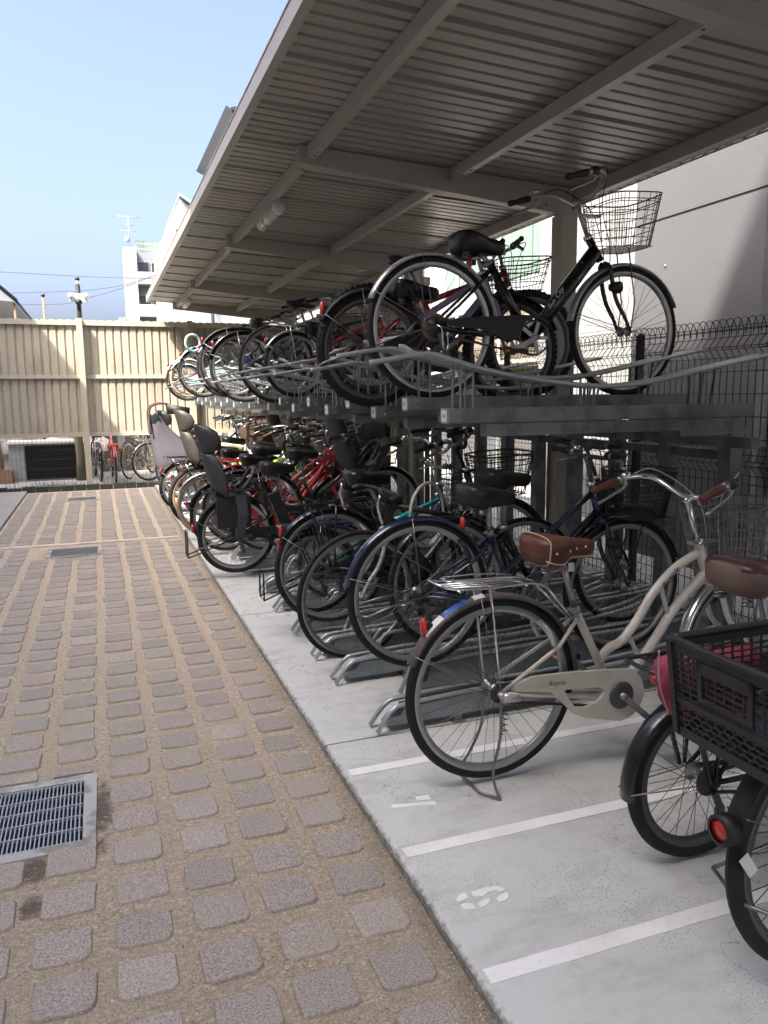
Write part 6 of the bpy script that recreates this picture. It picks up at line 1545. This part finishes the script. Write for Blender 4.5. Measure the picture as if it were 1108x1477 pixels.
# pink bag between the two bicycles
bag = MB(); rg3 = random.Random(8); rings = []
for i in range(14):
    t = i / 13; z = .765 - .29 * t; s_ = math.sin(PI * min(1, t * .8 + .28)) ** .5; cxx = .06 * t * t
    rings.append([(cxx + .185 * s_ * (1 - .45 * t) * math.cos(a) * (1 + .05 * math.sin(a * 5 + i)), (.05 + .01 * math.sin(i)) * s_ * math.sin(a) * (1 + .12 * math.sin(a * 4 + i * 1.7)), z + rg3.uniform(-.004, .004)) for a in [2 * PI * k / 22 for k in range(22)]])
bag.loft(rings)
o = tag(bag.obj('cloth_bag', 'pink_cloth', None, (1.475, 1.56, 0)), 'crumpled pink zip bag slumped beside the black plastic basket', 'bag')
MB().tube(smoothpts([(-.175, -.018, .80), (-.178, -.026, .72), (-.15, -.034, .63)], 4), .0018, 5).obj('zip', 'clear_plastic', o)
o3 = tag(MB().loft([[(x, y_, z) for y_, z in ((-.12, 0), (-.125, .04), (-.06, .06), (.06, .055), (.12, .04), (.12, 0))] for x in (-.16, -.13, .0, .14, .17)]).obj('grey_bag', 'navy_cloth', None, (1.47, 1.27, .637)), 'dark blue bag lying at the bottom of the black plastic basket', 'bag')

# ---- upper level
def up(k): return TRAYS[k], 1.386 + tray_z(k)
y, z = up(1)
u1 = bicycle('city_bicycle', 'black city bicycle with a silver wire basket on the nearest occupied upper tray', (1.54, y, z - .006), 0, group=UG, R=.335, wb=1.105, frame='thick', paint='black_paint', fork='black_paint', bbx=.53, bbz=.292, seat=(.235, .745), seat_tube=(.305, .645), head=((.945, .69), (.865, .80)), stem=(.79, .965),
    fender='silver_paint', fa=(-8, 158), fender_f='silver_paint', front_basket=dict(at=(1.06, .75), m='steel_wire', L=.25, W0=.25, W1=.34, H=.25, pitch=.03, lv=6, tilt=-3), bars='swept', bar_m='alloy', case_m='black_plastic', chain='half', guard=True, refl_a=58, crank=-155, saddle='black_vinyl', decal=('Sun City', .66, .49, .038, 52, 'silver_paint'), light_low=True, light_y=-.07, lock=False, stand='centre')
MB().lathe([(.045, -.03), (.068, -.03), (.068, -.028), (.045, -.028)], (0, 0, .335), 26, axis='y').obj('spoke_guard', 'amber_lens' if False else 'tan_vinyl', u1)
y, z = up(2)
u2 = bicycle('junior_bicycle', 'lavender junior bicycle with knobbly tyres and a black wire basket on the upper rack', (1.385, y, z), 0, group=UG, R=.30, tw=.046, rim='dark_alloy', knob=True, wb=.84, frame='mtb', paint='lavender_paint', fender='matte_black', bbx=.38, bbz=.28, seat=(.24, .62), seat_tube=(.275, .50), head=((.70, .60), (.655, .72)), stem=(.63, .80), front_basket=dict(at=(.86, .62), m='black_wire', W0=.24, W1=.34, H=.17, L=.26, pitch=.045, lv=4, r=.003), chain='case', case_m='black_plastic', bars='flat', saddle='black_vinyl', crank=40, lock=False)
y, z = up(3)
u3 = bicycle('mountain_bicycle', 'red mountain bicycle with thick knobbly tyres on the upper rack', (1.56, y + .0, z - .01), 0, group=UG, R=.335, tw=.058, knob=True, wb=1.06, frame='mtb', paint='red_paint', fork='matte_black', fender=None, fender_f=None, seat=(.22, .80), seat_tube=(.30, .62), head=((.90, .68), (.86, .79)), stem=(.83, .88), bars='flat', chain='ring', saddle='black_vinyl', saddle_kind='sport', rim='dark_alloy', lock=False, carrier=None, light=False, reflector=False)
y, z = up(7)
u4 = bicycle('junior_bicycle', 'small red bicycle with a broad silver rear fender on the upper rack', (1.53, y, z), 0, group=UG, R=.262, tw=.038, wb=.92, frame='mtb', paint='red_paint', fender='silver_paint', bbx=.40, bbz=.25, seat=(.20, .56), seat_tube=(.26, .45), head=((.78, .52), (.73, .66)), stem=(.70, .78), lod=1, chain='case', case_m='black_plastic', bars='flat', carrier='wire', stand='side')
y, z = up(8)
u5 = bicycle('sport_bicycle', 'dark diamond frame bicycle with its saddle close under the shelter roof', (1.48, y, z), 0, group=UG, R=.335, frame='diamond', paint='matte_black', fender=None, fender_f=None, seat=(.21, .84), seat_tube=(.28, .62), saddle_kind='sport', bars='flat', chain='ring', lod=1, light=False, lock=False, reflector=False, head=((.92, .66), (.88, .76)), stem=(.85, .84))
y, z = up(10)
u6 = bicycle('city_bicycle', 'black bicycle with an orange brown sticker on its frame on the upper rack', (1.36, y, z), 0, group=UG, R=.335, frame='parallel', paint='black_paint', fender='black_paint', seat=(.20, .76), lod=1, chain='case', stem=(.80, .90), head=((.93, .66), (.87, .78)), fa=(-8, 165), front_basket=dict(at=(1.06, .62), m='black_wire'))
y, z = up(11)
u7 = bicycle('city_bicycle', 'dark bicycle with a thin black rear fender beyond the orange stickered one', (1.33, y, z), 0, group=UG, R=.345, frame='parallel', paint='navy_paint', fender='matte_black', seat=(.33, .76), lod=1, chain='case', head=((.93, .66), (.87, .78)), stem=(.82, .90), rear_cover=None)
y, z = up(13)
u8 = bicycle('city_bicycle', 'silver bicycle on the upper rack just where the sunlight begins', (1.40, y, z), 0, group=UG, R=.335, frame='parallel', paint='silver_paint', fender='silver_paint', seat=(.25, .74), lod=1, head=((.93, .66), (.87, .78)), stem=(.82, .88))
y, z = up(15)
u9 = bicycle('city_bicycle', 'pale blue bicycle with a looped blue lock in the sunlit part of the upper rack', (1.26, y, z), 0, group=UG, R=.31, frame='low', paint='pale_blue_paint', fender='pale_blue_paint', seat=(.25, .70), lod=1, head=((.88, .60), (.82, .74)), stem=(.79, .86), front_basket=dict(m='steel_wire', at=(1.0, .58)))
o = tag(MB().torus((0, -.05, 0), .10, .016, 24, 8, 'y').obj('cable_lock', 'pale_blue_paint', None, (1.12, y, z + .66)), 'pale blue loop lock resting on the pale blue bicycle fender', 'bicycle lock'); o.rotation_euler = (R(0), 0, R(25))
y, z = up(17)
u10 = bicycle('small_wheel_bicycle', 'small bicycle with tan sidewall tyres in the upper rack near the end fence', (1.18, y, z), 0, group=UG, R=.25, tyre='gum_rubber', wb=.92, frame='low', paint='white_paint', fender='pale_blue_paint', bbx=.40, bbz=.24, seat=(.22, .60), seat_tube=(.27, .44), head=((.76, .48), (.70, .62)), stem=(.67, .74), lod=1)
y, z = up(18)
u11 = bicycle('small_wheel_bicycle', 'folded looking pale blue mini bicycle at the second last upper tray', (1.20, y, z), 0, group=UG, R=.25, wb=.92, frame='low', paint='pale_blue_paint', fender='white_paint', bbx=.40, bbz=.24, seat=(.22, .60), seat_tube=(.27, .44), head=((.76, .48), (.70, .62)), stem=(.67, .74), lod=1)
y, z = up(20)
u12 = bicycle('city_bicycle', 'red and white bicycle on the last upper tray by the end fence', (1.30, y, z), 0, group=UG, R=.31, frame='parallel', paint='red_paint', fender='white_paint', seat=(.25, .68), lod=1, head=((.90, .62), (.84, .75)), stem=(.80, .86), saddle='mauve_cloth')

# ---- left edge of the aisle
lb = bicycle('city_bicycle', 'dark bicycle just entering the picture at the left edge', (-1.80, 12.2, .05), 180, group='bicycles along the left side', R=.335, frame='low', paint='matte_black', fender='matte_black', lod=1, carrier='tube', front_basket=None, child=dict(m='grey_plastic', at=(-.05, 0, .80)))
lb2 = bicycle('city_bicycle', 'dark bicycle at the left edge showing only its rear wire guard', (-1.66, 10.4, .05), 180, group='bicycles along the left side', R=.33, frame='low', paint='matte_black', fender='matte_black', lod=1)
MB().tube([(-.33, -.06, .42), (-.44, -.06, .40), (-.44, -.06, .16), (-.33, -.06, .12), (-.33, .06, .12), (-.44, .06, .16), (-.44, .06, .40), (-.33, .06, .42)], .007, 6, True).obj('rear_guard', 'matte_black', lb2)
# ---- bicycles beyond the mesh
bicycle('city_bicycle', 'pink bicycle with an orange saddle seen from behind through the far mesh', (.22, 14.0, .0), 92, group='bicycles behind the far fence', R=.30, paint='pink_paint', fender='pink_paint', saddle='orange_vinyl', seat=(.22, .62), seat_tube=(.30, .48), lod=1, chain='case', carrier='wire', carrier_m='pink_paint', bars='swept', bar_m='chrome', grips='brown_leather', stem=(.80, .90), lock=False)
bicycle('city_bicycle', 'black bicycle with upright black handlebars behind the far fence post', (-.02, 14.3, .0), 95, group='bicycles behind the far fence', R=.33, paint='black_paint', fender='black_paint', lod=1, bars='high', bar_m='matte_black', carrier='wire', stem=(.83, 1.02))
bicycle('city_bicycle', 'black city bicycle with chrome bars leaning between the pink and white ones behind the mesh', (.46, 14.55, .0), 65, group='bicycles behind the far fence', R=.33, paint='black_paint', fender='black_paint', lod=1, bars='swept', bar_m='chrome', stem=(.83, 1.0))
bicycle('city_bicycle', 'white city bicycle standing sideways behind the mesh near the child seats', (.78, 14.1, .0), 28, group='bicycles behind the far fence', R=.33, paint='white_paint', fender='silver_paint', lod=1, bars='swept', bar_m='chrome', carrier='wire', front_basket=None, case_m='white_paint')
